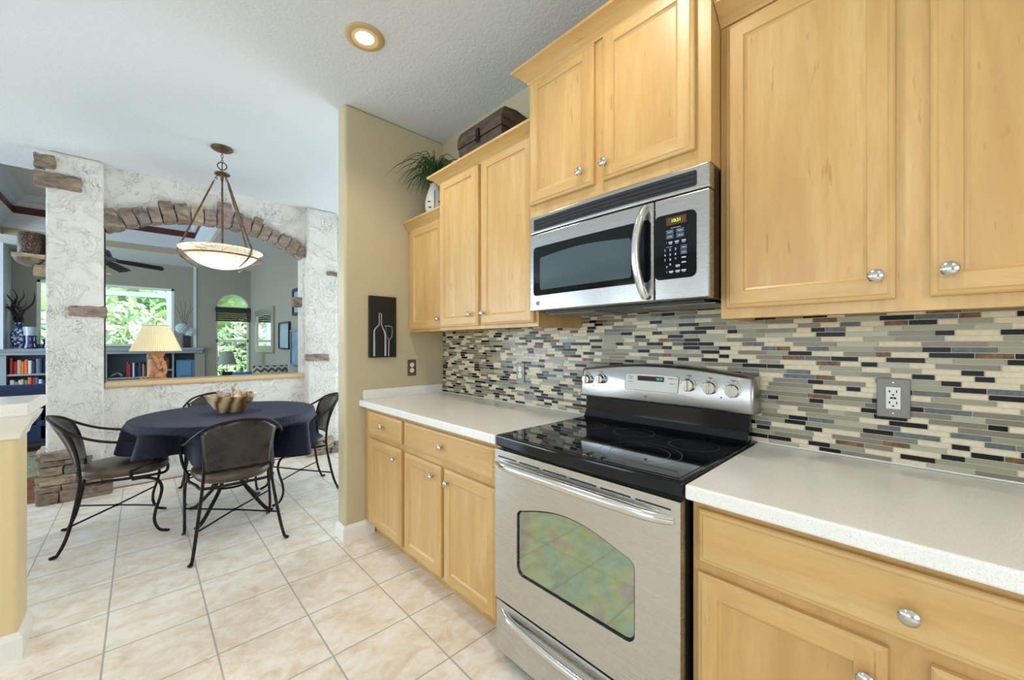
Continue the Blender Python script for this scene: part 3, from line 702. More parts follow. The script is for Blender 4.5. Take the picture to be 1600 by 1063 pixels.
def badge(parent, x, y, z, r):
    o = MB().lathe([(r, -.001), (r, .001), (r*.9, .0016), (1e-7, .0016)], (x, y, z), 24, 0, '-x').build('badge', PNL, parent)
    q = MB(); c = [(x-.0022, y+r*.72*math.cos(2*PI*i/20), z+r*.72*math.sin(2*PI*i/20)) for i in range(20)]; q.tube(c, r*.06, 6, 0, 0, closed=True)
    q.tube([(x-.0022, y+r*.15, z+r*.3), (x-.0022, y+r*.45, z+r*.25), (x-.0022, y+r*.4, z-r*.3), (x-.0022, y+r*.1, z-r*.3), (x-.0022, y+r*.12, z), (x-.0022, y-r*.3, z+r*.1)], r*.08, 6)
    q.tube([(x-.0022, y-r*.1, z+r*.35), (x-.0022, y-r*.4, z+r*.3), (x-.0022, y-r*.15, z), (x-.0022, y-r*.4, z-r*.3), (x-.0022, y-r*.05, z-r*.3)], r*.08, 6)
    q.build('monogram', GRY, o)
badge(con, conx(1.061), .853, 1.058, .0095)

# ------------------------------------------------------------------ microwave
mw = thing('microwave', 'stainless over-range microwave with black vent grille and curved handle', 'microwave', (1.5, .86, 1.437))
my0, my1 = .470, 1.252; XM = 1.296
def mbow(y):
    t = (y-my0)/(my1-my0); return XM-.010*math.sin(PI*t)
SIDE = plain('dark_steel_case', L3(70, 60, 52), .35, .8)
B(1.335, XW-.012, my0+.006, my1-.004, 1.437, 1.866).build('case', SIDE, mw, bevel=.003)
def bow_slab(a0, a1, b0, b1, d0, d1, n=14, rr=0):
    m = MB(); ys = [a0+(a1-a0)*k/n for k in range(n+1)]
    F = [(mbow(y)-d1, y) for y in ys]; K = [(mbow(y)-d0, y) for y in reversed(ys)]
    m.prism(F+K, 'z', b0, b1); return m
SM = steel('microwave_steel', (1.2, 1.2, 60), .44, .27)
top = bow_slab(my0, my1, 1.784, 1.865, -.045, 0).build('top_fascia', SM, mw, bevel=.006, seg=3)
def bow_poly(poly, d, name, mat, parent, th=.003, n_sub=1):
    m = MB(); k = len(poly); fr_ = [(mbow(y)-d, y, z) for y, z in poly]; bk = [(mbow(y)-d+th, y, z) for y, z in poly]
    # fill as vertical strips so that it follows the bow
    cy = sum(p[0] for p in poly)/k; cz = sum(p[1] for p in poly)/k
    m.add(fr_+bk, [(i, (i+1) % k, k+(i+1) % k, k+i) for i in range(k)])
    N_ = 16; lo = min(p[0] for p in poly); hi = max(p[0] for p in poly)
    def span(y):
        zs = []
        for i in range(k):
            (u0, v0), (u1, v1) = poly[i], poly[(i+1) % k]
            if abs(u1-u0) < 1e-9:
                if abs(y-u0) < 1e-6: zs += [v0, v1]
            elif min(u0, u1)-1e-9 <= y <= max(u0, u1)+1e-9: zs.append(v0+(v1-v0)*(y-u0)/(u1-u0))
        return min(zs), max(zs)
    us = sorted(set([round(p[0], 6) for p in poly]+[lo+(hi-lo)*i/N_ for i in range(N_+1)]))
    us = [min(max(u, lo), hi) for u in us]
    for a, b in zip(us, us[1:]):
        if b-a < 1e-6: continue
        (l0, h0), (l1, h1) = span(a), span(b)
        m.add([(mbow(a)-d, a, l0), (mbow(b)-d, b, l1), (mbow(b)-d, b, h1), (mbow(a)-d, a, h0)], [(0, 1, 2, 3)])
    return m.build(name, mat, parent)
vent = bow_poly(rrect(.508, 1.226, 1.797, 1.848, .008), .0012, 'vent_grille', BLKM, top)
m = MB()
for k in range(3):
    zz = 1.807+k*.0145; pts = [(mbow(y)-.004, y) for y in [.514+(1.22-.514)*i/14 for i in range(15)]]; bk = [(x+.003, y) for x, y in reversed(pts)]
    m.prism(pts+bk, 'z', zz, zz+.006)
m.build('louver', plain('vent_louver', (.02, .021, .024), .3), vent)
door = bow_slab(.651, my1, 1.437, 1.780, -.04, 0).build('door', SM, mw, bevel=.004, seg=2)
gl = bow_poly(rrect(.662, 1.228, 1.504, 1.722, .018), .0012, 'glass', MGL, door)
IG = plain('microwave_window_mesh', L3(70, 86, 92), .10, spec=.4)
bow_poly(rrect(.735, 1.186, 1.528, 1.672, .012, .014), .002, 'viewing_window', IG, gl)
badge(door, mbow(1.2)-.0005, 1.20, 1.470, .0115)
pts = []; rs = []
for k in range(13):
    t = k/12; pts.append((XM-.014-.042*math.sin(PI*t)**.6, .690-.012+.016*math.sin(PI*t), 1.452+.31*t)); rs.append(.0145)
h = MB().tube(pts, rs, 12, 0, 3); a = len(h.v)
h = h.build('handle', STP, door, smooth=True)
h.scale = (1, 1, 1)
cp = bow_slab(my0, .648, 1.437, 1.780, -.04, 0).build('control_fascia', SM, mw, bevel=.004, seg=2)
pad = bow_poly(rrect(.509, .648, 1.506, 1.724, .02), .0015, 'control_panel', MGL, cp)
xm = mbow(.57)-.0022
B(xm-.0012, xm+.002, .540, .607, 1.686, 1.712).build('display', plain('amber_display', L3(70, 38, 14), .2, emit=L3(120, 70, 20), es=.25), pad)
YG = plain('yellow_green_digits', (.3, .5, .05), .4, emit=(.55, .95, .08), es=1.2)
text_mesh('10:21', .015, YG, 'digits', pad, (xm-.0018, .573, 1.699))
PW = plain('keypad_print', L3(186, 198, 222), .5)
m = MB()
def key(y, z, w, h): m.box(xm-.0006, xm+.001, y-w/2, y+w/2, z-h/2, z+h/2)
def keyo(y, z, w, h):
    m.tube([(xm-.0004, y-w/2, z-h/2), (xm-.0004, y+w/2, z-h/2), (xm-.0004, y+w/2, z+h/2), (xm-.0004, y-w/2, z+h/2)], .0006, 4, 0, 0, closed=True); key(y, z, w*.72, h*.25)
key(.575, 1.676, .034, .0012)
for yy in (.595, .560):
    for zz in (1.664, 1.648): keyo(yy, zz, .024, .010)
for yy in (.612, .592, .571, .548): key(yy, 1.629, .013, .004); key(yy, 1.6235, .010, .002)
keyo(.548, 1.606, .018, .012); keyo(.548, 1.590, .018, .010)
for zz in (1.573, 1.557): key(.548, zz, .014, .004)
key(.598, 1.6135, .022, .001)
for yy in (.61, .568): key(yy, 1.549, .014, .004); key(yy, 1.5445, .012, .002)
for yy in (.612, .590, .568, .548): key(yy, 1.531, .015, .004); key(yy, 1.5265, .010, .002)
m.build('key_print', PW, pad)
for i, ch in enumerate('1234567890'):
    yy = (.611, .593, .575)[i % 3] if i < 9 else .593; zz = 1.604-(i//3)*.0165
    text_mesh(ch, .010, PW, 'key_number', pad, (xm-.0006, yy, zz), bold=.0003)
m = B(1.36, 1.66, my0+.04, my1-.04, 1.430, 1.437); u = m.build('underside', BLKM, mw)
for a in (.62, 1.10): B(1.40, 1.60, a-.13, a+.13, 1.426, 1.430).build('grease_filter', PLATE, u, bevel=.001)

# ------------------------------------------------------------------ things on the cabinets and wall
CH = mottled('carved_dark_wood', L3(48, 36, 30), L3(104, 82, 66), 14, .6, 0, .6, 45, 5, sc=(1, 1, 3))
ct = thing('wooden_chest', 'dark carved wooden chest with a metal hasp on top of a wall cabinet', 'chest', (1.56, 1.80, 2.30))
m = MB(); a0, a1 = 1.615, 2.02
m.add([(1.47, a0+.015, 2.30), (1.68, a0+.015, 2.30), (1.68, a1-.02, 2.30), (1.47, a1-.02, 2.30), (1.445, a0, 2.50), (1.70, a0, 2.50), (1.70, a1, 2.50), (1.445, a1, 2.50)],
      [(0, 1, 2, 3), (4, 5, 6, 7), (0, 1, 5, 4), (1, 2, 6, 5), (2, 3, 7, 6), (3, 0, 4, 7)])
m.build('box', CH, ct, bevel=.004)
m = MB().prism([(1.44, 2.503), (1.44, 2.555), (1.465, 2.61), (1.56, 2.622), (1.66, 2.61), (1.703, 2.56), (1.703, 2.503)], 'y', a0-.004, a1+.004); lid = m.build('lid', CH, ct, bevel=.003)
m = MB(); rr_ = random.Random(5)
for k in range(46):
    yy = a0+.02+k*.008; zz = 2.44+rr_.uniform(-.01, .02); m.box(1.448-(.0005), 1.462, yy, yy+.004, zz-.012, zz+.018)
m.build('carved_band', plain('carving_worn', L3(112, 96, 84), .7), ct)
m = MB(); m.box(1.432, 1.442, 1.80, 1.83, 2.49, 2.55); m.tube([(1.434, 1.815+.016*math.cos(2*PI*i/10), 2.49+.02*math.sin(2*PI*i/10)) for i in range(10)], .004, 6, 0, 0, closed=True); m.build('hasp', IRON, ct)

pv = thing('potted_grass', 'spiky green grass plant in a white painted vase on the lowest wall cabinet', 'plant', (1.53, 2.42, 2.163))
m = MB().lathe([(.03, 0), (.052, .02), (.07, .09), (.068, .15), (.05, .215), (.035, .25), (.036, .262), (.028, .262), (.028, .24)], (1.53, 2.42, 2.163), 24)
vs_ = m.build('vase', mottled('vase_white_glaze', L3(222, 218, 206), L3(240, 236, 226), 20, .35), pv, smooth=True)
m = MB()
def on_vase(a, h, k=0):
    R = {.04: .06, .08: .070, .12: .0705, .16: .067, .2: .056}
    ks = sorted(R); r = R[min(ks, key=lambda q: abs(q-h))]+.001
    return (1.53+r*math.cos(a), 2.42+r*math.sin(a), 2.163+h)
for a_, h_ in ((3.5, .12), (3.6, .08), (3.9, .04), (4.6, .12), (4.5, .08), (5.2, .08)):
    m.tube([on_vase(a_-.14, h_), on_vase(a_, h_), on_vase(a_+.14, h_)], .004, 6)
m.tube([on_vase(4.1, h) for h in (.04, .08, .12, .16, .2)], .0025, 6); m.build('brush_marks', DARK, vs_)
m = MB(); rg_ = random.Random(2)
for k in range(190):
    a = rg_.uniform(0, 2*PI); l = rg_.uniform(.10, .30); d_ = rg_.uniform(.25, 1.0); up_ = rg_.uniform(.02, .14)
    if k > 100: l *= .55
    if k < 6: l = .34; up_ = .12
    dx, dy = math.cos(a), math.sin(a); lim = min(1, (.155/max(dx*l*.9, 1e-3)) if dx > 0 else 1); lim = min(lim, (.17/max(dy*l*.9, 1e-3)) if dy > 0 else 1)
    l2 = l*lim; base = Vector((1.53, 2.42, 2.415))
    m.tube([base, base+Vector((dx*l2*.35, dy*l2*.35, up_+.05)), base+Vector((dx*l2*.75, dy*l2*.75, up_+.03-.04*d_)), base+Vector((dx*l2, dy*l2, up_-.12*d_))], [.0028, .0028, .0022, .0006], 4, 0, 3)
m.build('foliage', plain('dark_grass_green', L3(52, 84, 44), .5), pv)

art = thing('canvas_print', 'black canvas with white outline of bottle and wine glass on beige wall', 'picture', (1.219, 2.61, 1.194))
B(1.121, 1.317, 2.588, 2.6095, 1.194, 1.616).build('canvas', plain('black_canvas', (.006, .006, .007), .45), art, bevel=.002)
ARTW = plain('print_light_grey', L3(170, 176, 182), .6); ARTG = plain('print_mid_grey', L3(112, 116, 122), .6)
def stroke(pts, r, mat, nm):
    q = MB().tube([(x, 2.5876, z) for x, z in pts], r, 6, 0, 4); q.xf(Matrix.Translation((0, 2.5876, 0)) @ Matrix.Scale(.25, 4, (0, 1, 0)) @ Matrix.Translation((0, -2.5876, 0))); q.build(nm, mat, art)
X0, Z0 = 1.121, 1.194
stroke([(X0+.034, Z0+.01), (X0+.034, Z0+.13), (X0+.034, Z0+.18), (X0+.048, Z0+.205), (X0+.068, Z0+.225), (X0+.07, Z0+.25), (X0+.07, Z0+.30)], [.007, .006, .005, .004, .004, .003, .003], ARTW, 'bottle_outline')
stroke([(X0+.064, Z0+.303), (X0+.076, Z0+.306), (X0+.086, Z0+.30)], .003, ARTG, 'bottle_outline')
stroke([(X0+.086, Z0+.30), (X0+.086, Z0+.235), (X0+.092, Z0+.21), (X0+.110, Z0+.17), (X0+.114, Z0+.12), (X0+.114, Z0+.01)], [.003, .003, .003, .005, .006, .007], ARTW, 'bottle_outline')
stroke([(X0+.118, Z0+.215), (X0+.118, Z0+.17), (X0+.128, Z0+.135), (X0+.140, Z0+.125), (X0+.158, Z0+.14), (X0+.166, Z0+.18), (X0+.160, Z0+.215)], [.002, .003, .003, .004, .005, .004, .002], ARTG, 'glass_outline')
stroke([(X0+.108, Z0+.216), (X0+.135, Z0+.219), (X0+.162, Z0+.214)], .002, ARTW, 'glass_outline')
stroke([(X0+.140, Z0+.122), (X0+.139, Z0+.06), (X0+.138, Z0+.008)], .0035, ARTW, 'glass_outline')

# ------------------------------------------------------------------ recessed lights
BULB = plain('glowing_bulb', (1, .9, .7), .5, emit=(1, .86, .62), es=22)
WARM = plain('warm_baffle', L3(232, 206, 160), .35)
def can(x, y, label, power=20):
    t = thing('recessed_light', label, 'ceiling light', (x, y, ZC), 'recessed kitchen ceiling lights')
    MB().lathe([(.066, -.001), (.068, -.007), (.090, -.008), (.096, -.004), (.096, -.0005), (.066, -.0005)], (x, y, ZC), 36).build('trim_ring', plain('tan_ring', L3(200, 172, 128), .4), t, smooth=True)
    MB().lathe([(.066, -.006), (.048, -.001), (.047, -.0008)], (x, y, ZC), 36).build('baffle', WARM, t, smooth=True)
    MB().lathe([(.046, -.0012), (.044, -.006), (.03, -.011), (1e-7, -.013)], (x, y, ZC), 28).build('bulb', BULB, t, smooth=True)
    l = bpy.data.lights.new('can_light', 'SPOT'); l.energy = power; l.color = (1, .90, .76); l.spot_size = 2.3; l.spot_blend = .8; l.shadow_soft_size = .05
    o = bpy.data.objects.new('can_light', l); COL.objects.link(o); o.location = (x, y, ZC-.05)
can(.834, 1.981, 'warm lit recessed ceiling light in front of the wall cabinets')
for x, y, w in ((.834, .75, 'near the microwave'), (-.9, 1.2, 'over the middle of the kitchen'), (.3, -.8, 'behind the range side')):
    can(x, y, 'recessed ceiling light %s, out of the picture' % w, 22)

# ------------------------------------------------------------------ half wall at left
hw = thing('half_wall', 'cream bar-height half wall with white cap and baseboard at left edge', 'half wall', (-2.0, 2.67, 0))
B(-3.6, -.368, 2.57, 2.765, 0, .985).build('body', CREAM, hw, bevel=.012, seg=3)
B(-3.6, -.330, 2.51, 2.905, .995, 1.047).build('cap', QZ, hw, bevel=.006, seg=3)
m = MB()
pf = [(0, .90), (-.006, .90), (-.012, .925), (-.03, .955), (-.04, .975), (-.046, .995), (0, .995)]
sweep([(-a, z) for a, z in pf], [(-3.6, 2.57), (-.368, 2.57), (-.368, 2.765)], 0, m); m.build('cap_moulding', WHT, hw)
m = sweep([(-a, z) for a, z in baseprof(.014, .105)], [(-3.6, 2.57), (-.368, 2.57), (-.368, 2.765)]); m.build('base_moulding', WHT, hw)

# ------------------------------------------------------------------ stones
def rock(x0, x1, y0, y1, z0, z1, seed, amp=.008, rnd_=.14, ns=(14, 5, 6)):
    m = MB(); nx, ny, nz = ns; C = Vector(((x0+x1)/2, (y0+y1)/2, (z0+z1)/2)); H = Vector(((x1-x0)/2, (y1-y0)/2, (z1-z0)/2)); idx = {}
    def P(u, v, w):
        key_ = (round(u, 4), round(v, 4), round(w, 4))
        if key_ not in idx:
            q = Vector((u, v, w)); k = min(H); rad = k*rnd_*1.6
            p = Vector((u*H.x, v*H.y, w*H.z)); inn = Vector((max(-H.x+rad, min(H.x-rad, p.x)), max(-H.y+rad, min(H.y-rad, p.y)), max(-H.z+rad, min(H.z-rad, p.z))))
            dd = p-inn
            if dd.length > rad: p = inn+dd.normalized()*rad
            nn = noise.noise_vector((C+p)*16+Vector((seed*3.1, seed*7.7, seed)))*.7+noise.noise_vector((C+p)*55+Vector((seed*1.3, seed, 0)))*.45
            p = p+nn*amp*1.6; idx[key_] = len(m.v); m.v.append(tuple(C+p))
        return idx[key_]
    def L(n): return [-1+2*i/n for i in range(n+1)]
    for (A_, B_, f) in ((L(nx), L(nz), lambda a, b, s: (a, s, b)), (L(nx), L(ny), lambda a, b, s: (a, b, s)), (L(ny), L(nz), lambda a, b, s: (s, a, b))):
        for s in (-1, 1):
            for i in range(len(A_)-1):
                for j in range(len(B_)-1):
                    m.f.append((P(*f(A_[i], B_[j], s)), P(*f(A_[i+1], B_[j], s)), P(*f(A_[i+1], B_[j+1], s)), P(*f(A_[i], B_[j+1], s)))); m.m.append(0)
    return m
sa = thing('stone_arch', 'arch of rough brown and mauve stones framing the pass-through', 'stone arch', (.5685, 5.0, 2.3))
hwid = (AR-AL)/2; rise = ZP-ZS; RA = (hwid**2+rise**2)/(2*rise); xc = (AL+AR)/2; zc = ZP-RA; amax = math.asin(hwid/RA)
hs = [.155, .135, .13, .12, .17, .15, .135, .12, .215, .15, .125, .165, .12, .11, .12, .13, .10]
ns_ = len(hs); wts = [1.35, .9, .85, .8, 1, 1, .95, .95, 1.15, .75, .8, .8, .85, .8, .95, 1.0, .8]; tot = sum(wts); cur = -amax+.0
for i, (h_, w_) in enumerate(zip(hs, wts)):
    a0, a1 = cur, cur+2*amax*w_/tot; cur = a1; am = (a0+a1)/2
    arcw = RA*(a1-a0)-.003
    r = rock(-arcw/2, arcw/2, 4.94, 5.13, -.030, h_-.010, i+1, .007, .14, (6, 5, 8))
    M = Matrix.Translation((xc+RA*math.sin(am), 0, zc+RA*math.cos(am))) @ Matrix.Rotation(am+math.radians(4*math.sin(i*2.3)), 4, 'Y')
    r.xf(M).build('stone', STN[(0, 2, 3, 2, 0, 0, 1, 2, 2, 3, 2, 0, 2, 2, 2, 0, 2)[i]], sa, smooth=True)
    # ragged soffit bit
stone_bits = [
 ('weathered brown stone at the ceiling corner of the left pillar, above the long one', -.62, -.505, 4.85, 4.95, 2.705, 2.812, 0),
 ('long weathered brown stone near the top of the left pillar', -.615, -.362, 4.85, 4.95, 2.553, 2.678, 0),
 ('long flat mauve stone set mid-height in the left pillar', -.434, -.215, 4.86, 4.95, 1.517, 1.605, 2),
 ('small grey stone high on the right pillar', 1.60, 1.715, 4.86, 4.95, 2.095, 2.145, 3),
 ('reddish stone at mid-height on the right pillar', 1.375, 1.62, 4.86, 4.95, 1.09, 1.165, 2),
 ('small brown stone sticking out of the right jamb of the pass-through', 1.28, 1.385, 5.03, 5.13, 1.72, 1.83, 0)]
for i, (lb, a, b, c, d_, e, f_, k) in enumerate(stone_bits):
    tag(rock(a, b, c, d_, e, f_, 30+i).build('wall_stone', STN[k], smooth=True), lb, 'stone', 'accent stones set in the stucco')
sb = thing('stone_plinth', 'stacked ledgestone base around the foot of the left pillar', 'stone base', (-.4, 4.85, 0))
rr = random.Random(4)
rows = [(.0, .10), (.10, .145), (.145, .225), (.225, .30), (.30, .345), (.345, .415)]
for j, (z0, z1) in enumerate(rows):
    xa, xb = (-.60, -.175) if j < 2 else ((-.59, -.30) if j < 5 else (-.585, -.38))
    x = xa+rr.uniform(-.01, .01)
    while x < xb-.03:
        w = rr.uniform(.11, .24); x2 = min(x+w, xb)
        if xb-x2 < .05: x2 = xb
        rock(x+.002, x2-.002, 4.805+rr.uniform(0, .012), 4.90, z0+.001, z1-.001, j*7+int(x*50)).build('stone', STN[rr.choice([0, 0, 1, 1, 3, 2] if j in (2, 3) else [0, 0, 2, 3])], sb, smooth=True); x = x2
    rock(-.615, -.56, 4.88, 5.2, z0+.001, z1-.001, j*3+90, ns=(4, 6, 4)).build('stone', STN[rr.choice([0, 1])], sb, smooth=True)
sb2 = thing('stone_plinth', 'low stacked ledgestone base at the foot of the right pillar', 'stone base', (1.6, 4.85, 0))
for (a, b, z0, z1, k) in ((1.37, 1.62, 0, .07, 0), (1.63, 1.79, 0, .10, 2), (1.375, 1.50, .07, .11, 1), (1.505, 1.66, .07, .20, 1), (1.39, 1.50, .11, .19, 0), (1.665, 1.78, .10, .12, 3)):
    rock(a, b-.002, 4.80, 4.89, z0, z1, int(a*90)+int(z0*50)).build('stone', STN[k], sb2, smooth=True)
# corbel with lattice cylinder on the pillar's left side
cb = thing('stone_corbel', 'small stone corbel shelf sticking out of the left pillar', 'corbel', (-.64, 4.98, 1.85))
rock(-.735, -.56, 4.90, 5.06, 1.975, 2.008, 71, .004).build('shelf_slab', STN[1], cb, smooth=True)
MB().lathe([(.03, 1.915), (.07, 1.945), (.085, 1.976)], (-.655, 4.98, 0), 20).build('underside_cup', STN[3], cb, smooth=True)
rock(-.63, -.558, 4.94, 5.03, 1.84, 1.935, 73, .006).build('bracket', STN[1], cb, smooth=True)
def lattice():
    m, nt, p = new('dark_lattice_metal'); v = nt.nodes.new('ShaderNodeTexVoronoi'); v.feature = 'DISTANCE_TO_EDGE'; v.inputs['Scale'].default_value = 55; nt.links.new(coords(nt), v.inputs['Vector'])
    nt.links.new(ramp(nt, v.outputs['Distance'], [(.03, L3(120, 84, 62)), (.07, L3(20, 15, 16))]), p.inputs['Base Color']); p.inputs['Roughness'].default_value = .5; return m
m = MB().lathe([(.070, 0), (.075, .006), (.075, .165), (.070, .172), (.062, .165), (.062, .01)], (-.640, 4.98, 2.009), 28)
tag(m.build('lattice_cylinder', lattice(), smooth=True), 'dark patterned cylinder standing on the stone corbel', 'candle holder')

# ------------------------------------------------------------------ pendant
PC = (.475, 3.893)
pd = thing('pendant_lamp', 'bronze pendant lamp with alabaster bowl hung over the table', 'pendant lamp', (PC[0], PC[1], ZC))
MB().lathe([(.074, 0), (.076, -.008), (.066, -.018), (.03, -.026), (.008, -.032), (1e-7, -.033)], (*PC, ZC), 32).build('canopy', BRZ, pd, smooth=True)
m = MB(); zz = ZC-.03
for k in range(4):
    c = Vector((PC[0], PC[1], zz-.014-.022*k)); ax_ = k % 2
    m.tube([c+Vector(((.008*math.cos(t) if ax_ else 0), (0 if ax_ else .008*math.cos(t)), .015*math.sin(t))) for t in [2*PI*i/10 for i in range(10)]], .0022, 6, 0, 0, closed=True)
m.tube([(PC[0]+.0, PC[1], 2.70+.0)]*2, .001, 4, 0, 0)
rt_ = [2*PI*i/20 for i in range(20)]
m.tube([(PC[0]+.030*math.cos(t), PC[1]-.005*math.cos(t), 2.715+.030*math.sin(t)) for t in rt_], .0045, 8, 0, 0, closed=True)
m.tube([(PC[0], PC[1], 2.745), (PC[0], PC[1], 2.62)], .004, 8, 0, 0); m.build('chain', BRZ, pd, smooth=True)
MB().lathe([(1e-7, 2.668), (.02, 2.664), (.05, 2.656), (.054, 2.65), (.05, 2.644), (.012, 2.636), (.010, 2.60)], (*PC, 0), 28).build('hub_disc', BRZ, pd, smooth=True)
MB().tube([(PC[0], PC[1], 2.62), (PC[0]+.003, PC[1]+.003, 1.99)], .007, 8, 0, 0).build('stem', BRZ, pd, smooth=True)
for az in (156.5, 302.7, 40.0):
    a = math.radians(az); dx, dy = math.cos(a), math.sin(a)
    def PT(r, z): return (PC[0]+dx*r, PC[1]+dy*r, z)
    m = MB(); m.tube([PT(.030, 2.64), PT(.045, 2.615)], .003, 6, 0, 0)
    c = Vector(PT(.040, 2.615)); m.tube([c+Vector((dx*.008*math.cos(t), dy*.008*math.cos(t), .011*math.sin(t))) for t in rt_[::2]], .0022, 6, 0, 0, closed=True)
    m.tube([PT(.052, 2.60), PT(.060, 2.578)], .004, 6, 0, 0); m.tube([PT(.060, 2.58), PT(.262, 2.095)], .0065, 8, 0, 0)
    c = Vector(PT(.268, 2.082)); m.tube([c+Vector((dx*.007*math.cos(t), dy*.007*math.cos(t), .010*math.sin(t))) for t in rt_[::2]], .0022, 6, 0, 0, closed=True)
    m.build('rod', BRZ, pd, smooth=True)
    m = MB(); m.tube([PT(.274, 2.072), PT(.290, 2.04), PT(.288, 2.01), PT(.262, 1.965), PT(.20, 1.915), PT(.165, 1.895)], [.005, .007, .007, .007, .006, .005], 8); m.build('bowl_clip', BRZ, pd, smooth=True)
m = MB(); m.tube([(PC[0]+.272*math.cos(t), PC[1]+.272*math.sin(t), 1.975) for t in [2*PI*i/48 for i in range(48)]], .0065, 8, 0, 0, closed=True); m.build('band', BRZ, pd, smooth=True)
def alab():
    m, nt, p = new('alabaster_glass'); v = coords(nt); f = noise_n(nt, v, 3.2, 3, .5, 2.0)
    c = ramp(nt, f, [(.36, L3(234, 220, 190)), (.485, L3(240, 228, 202)), (.497, L3(170, 146, 116)), (.509, L3(240, 228, 202)), (.7, L3(246, 236, 214))])
    nt.links.new(c, p.inputs['Base Color']); p.inputs['Roughness'].default_value = .35; p.inputs['Emission Strength'].default_value = .22
    nt.links.new(c, p.inputs['Emission Color']); return m
pr_ = []
for k in range(13):
    a = k/12*1.15; pr_.append((.245*math.sin(a)/math.sin(1.15)+1e-7, 1.888+.14*(1-math.cos(a))/(1-math.cos(1.15))))
pr_ += [(.262, 2.032), (.258, 2.038), (.248, 2.034)]
pr_ = [(r*1.06, z) for r, z in pr_]
MB().lathe(pr_+[(r*.97, z+.006) for r, z in reversed(pr_[:12])], (*PC, 0), 48).build('glass_bowl', alab(), pd, smooth=True)

l = bpy.data.lights.new('pendant_floor_fill', 'POINT'); l.energy = 18; l.color = (1, .95, .88); l.shadow_soft_size = .12  # point lamp added below the bowl to brighten nook floor and table
o = bpy.data.objects.new('pendant_floor_fill', l); COL.objects.link(o); o.location = (*PC, 1.70)
# ------------------------------------------------------------------ chairs
def make_chair():
    t = thing('dining_chair', '', 'chair')
    def pt(s, x, y, z): return (s*x, y, z)
    for s in (-1, 1):
        l = MB().tube([pt(s, .245, -.262, .010), pt(s, .238, -.245, .02), pt(s, .222, -.21, .11), pt(s, .200, -.178, .27), pt(s, .182, -.16, .42), pt(s, .176, -.168, .55), pt(s, .183, -.19, .67), pt(s, .192, -.222, .757)], [.011, .009, .0095, .0095, .009, .008, .008, .008], 8)
        l.ball((s*.248, -.268, .010), .015, 10, 0, .6); l.build('leg', IRON, t, smooth=True)
        l = MB().tube([pt(s, .225, .075, .392), pt(s, .232, .14, .392), pt(s, .238, .20, .365), pt(s, .242, .222, .31), pt(s, .244, .212, .24), pt(s, .245, .19, .16), pt(s, .245, .186, .09), pt(s, .245, .21, .03), pt(s, .245, .245, .012)], [.009, .009, .0095, .0095, .009, .009, .009, .009, .010], 8)
        l.ball((s*.245, .252, .010), .014, 10, 0, .6); l.tube([pt(s, .236, .072, .40), pt(s, .236, .072, .455)], .010, 6, 0, 0); l.build('leg', IRON, t, smooth=True)
    arm = [(.236, .072, .452), (.243, .10, .462), (.257, .165, .505), (.264, .196, .56), (.266, .186, .615), (.266, .14, .642), (.266, .06, .65), (.264, -.02, .662), (.252, -.11, .69), (.225, -.19, .733), (.165, -.262, .79), (.085, -.30, .815), (0, -.312, .826)]
    p = arm+[(-x, y, z) for x, y, z in reversed(arm[:-1])]
    MB().tube(p, .0085, 8).build('arm_rail', IRON, t, smooth=True)
    fr = [(.176, -.165, .405), (.205, -.05, .405), (.232, .07, .405), (.238, .18, .405), (.20, .245, .405), (0, .262, .405)]
    p = fr+[(-x, y, z) for x, y, z in reversed(fr[:-1])]+[(0, -.18, .405)]
    m = MB().tube(p, .009, 8, 0, 4, closed=True); m.build('seat_frame', IRON, t, smooth=True)
    m = MB().tube([(-.212, -.195, .165), (0, 0, .180), (.243, .196, .195)], .006, 6, 0, 0).tube([(.212, -.195, .165), (0, 0, .180), (-.243, .196, .195)], .006, 6, 0, 0); m.ball((0, 0, .180), .014, 10, 0, .7)
    m.build('stretcher', IRON, t, smooth=True)
    def cush(u, v):
        a = 2*PI*u
        ca, sa_ = math.cos(a), math.sin(a); e = .72
        X = math.copysign(abs(ca)**e, ca); Y = math.copysign(abs(sa_)**e, sa_)
        prof = [(0, .408), (.80, .406), (.97, .415), (1.04, .440), (1.02, .465), (.90, .482), (.6, .492), (0, .496)]
        k = v*(len(prof)-1); i = min(int(k), len(prof)-2); f = k-i; r = prof[i][0]*(1-f)+prof[i+1][0]*f; z = prof[i][1]*(1-f)+prof[i+1][1]*f
        wv = .205 + .03*(Y*r)
        return (X*r*wv, .045+Y*r*.215, z)
    MB().grid(cush, 40, 14, 0, True).build('seat', LEAS, t, smooth=True)
    def pan(u, v):
        s = 2*u-1; tp = 1-abs(s); 
        X1 = .192*s; Y1 = -.312+.09*abs(s)**2.2; Z1 = .822-.075*abs(s)**2.0
        X0_ = .170*s; Y0_ = -.19+.025*s*s; Z0_ = .50
        f = v; bend = math.sin(PI*f)*.014
        return (X0_+(X1-X0_)*f, Y0_+(Y1-Y0_)*f+bend, Z0_+(Z1-Z0_)*f)
    MB().grid(pan, 16, 10).build('backrest', LEA, t, smooth=True, solid=.016)
    m = MB().tube([(-.174, -.168, .497), (0, -.196, .497), (.174, -.168, .497)], .007, 8); m.build('back_rail', IRON, t, smooth=True)
    return t
ch0 = make_chair(); G = 'iron and leather dining chairs around the table'
spots = [('black iron armchair with brown leather seat at the left side of the table', (-.118, 3.83), -PI/2+.0),
         ('black iron armchair with its leather back towards the camera, in front of the table', (.455, 3.185), .0),
         ('black iron armchair at the right side of the table, by the wall end', (1.02, 3.79), PI/2-.02),
         ('black iron armchair behind the table, mostly hidden by the tablecloth', (.50, 4.30), PI)]
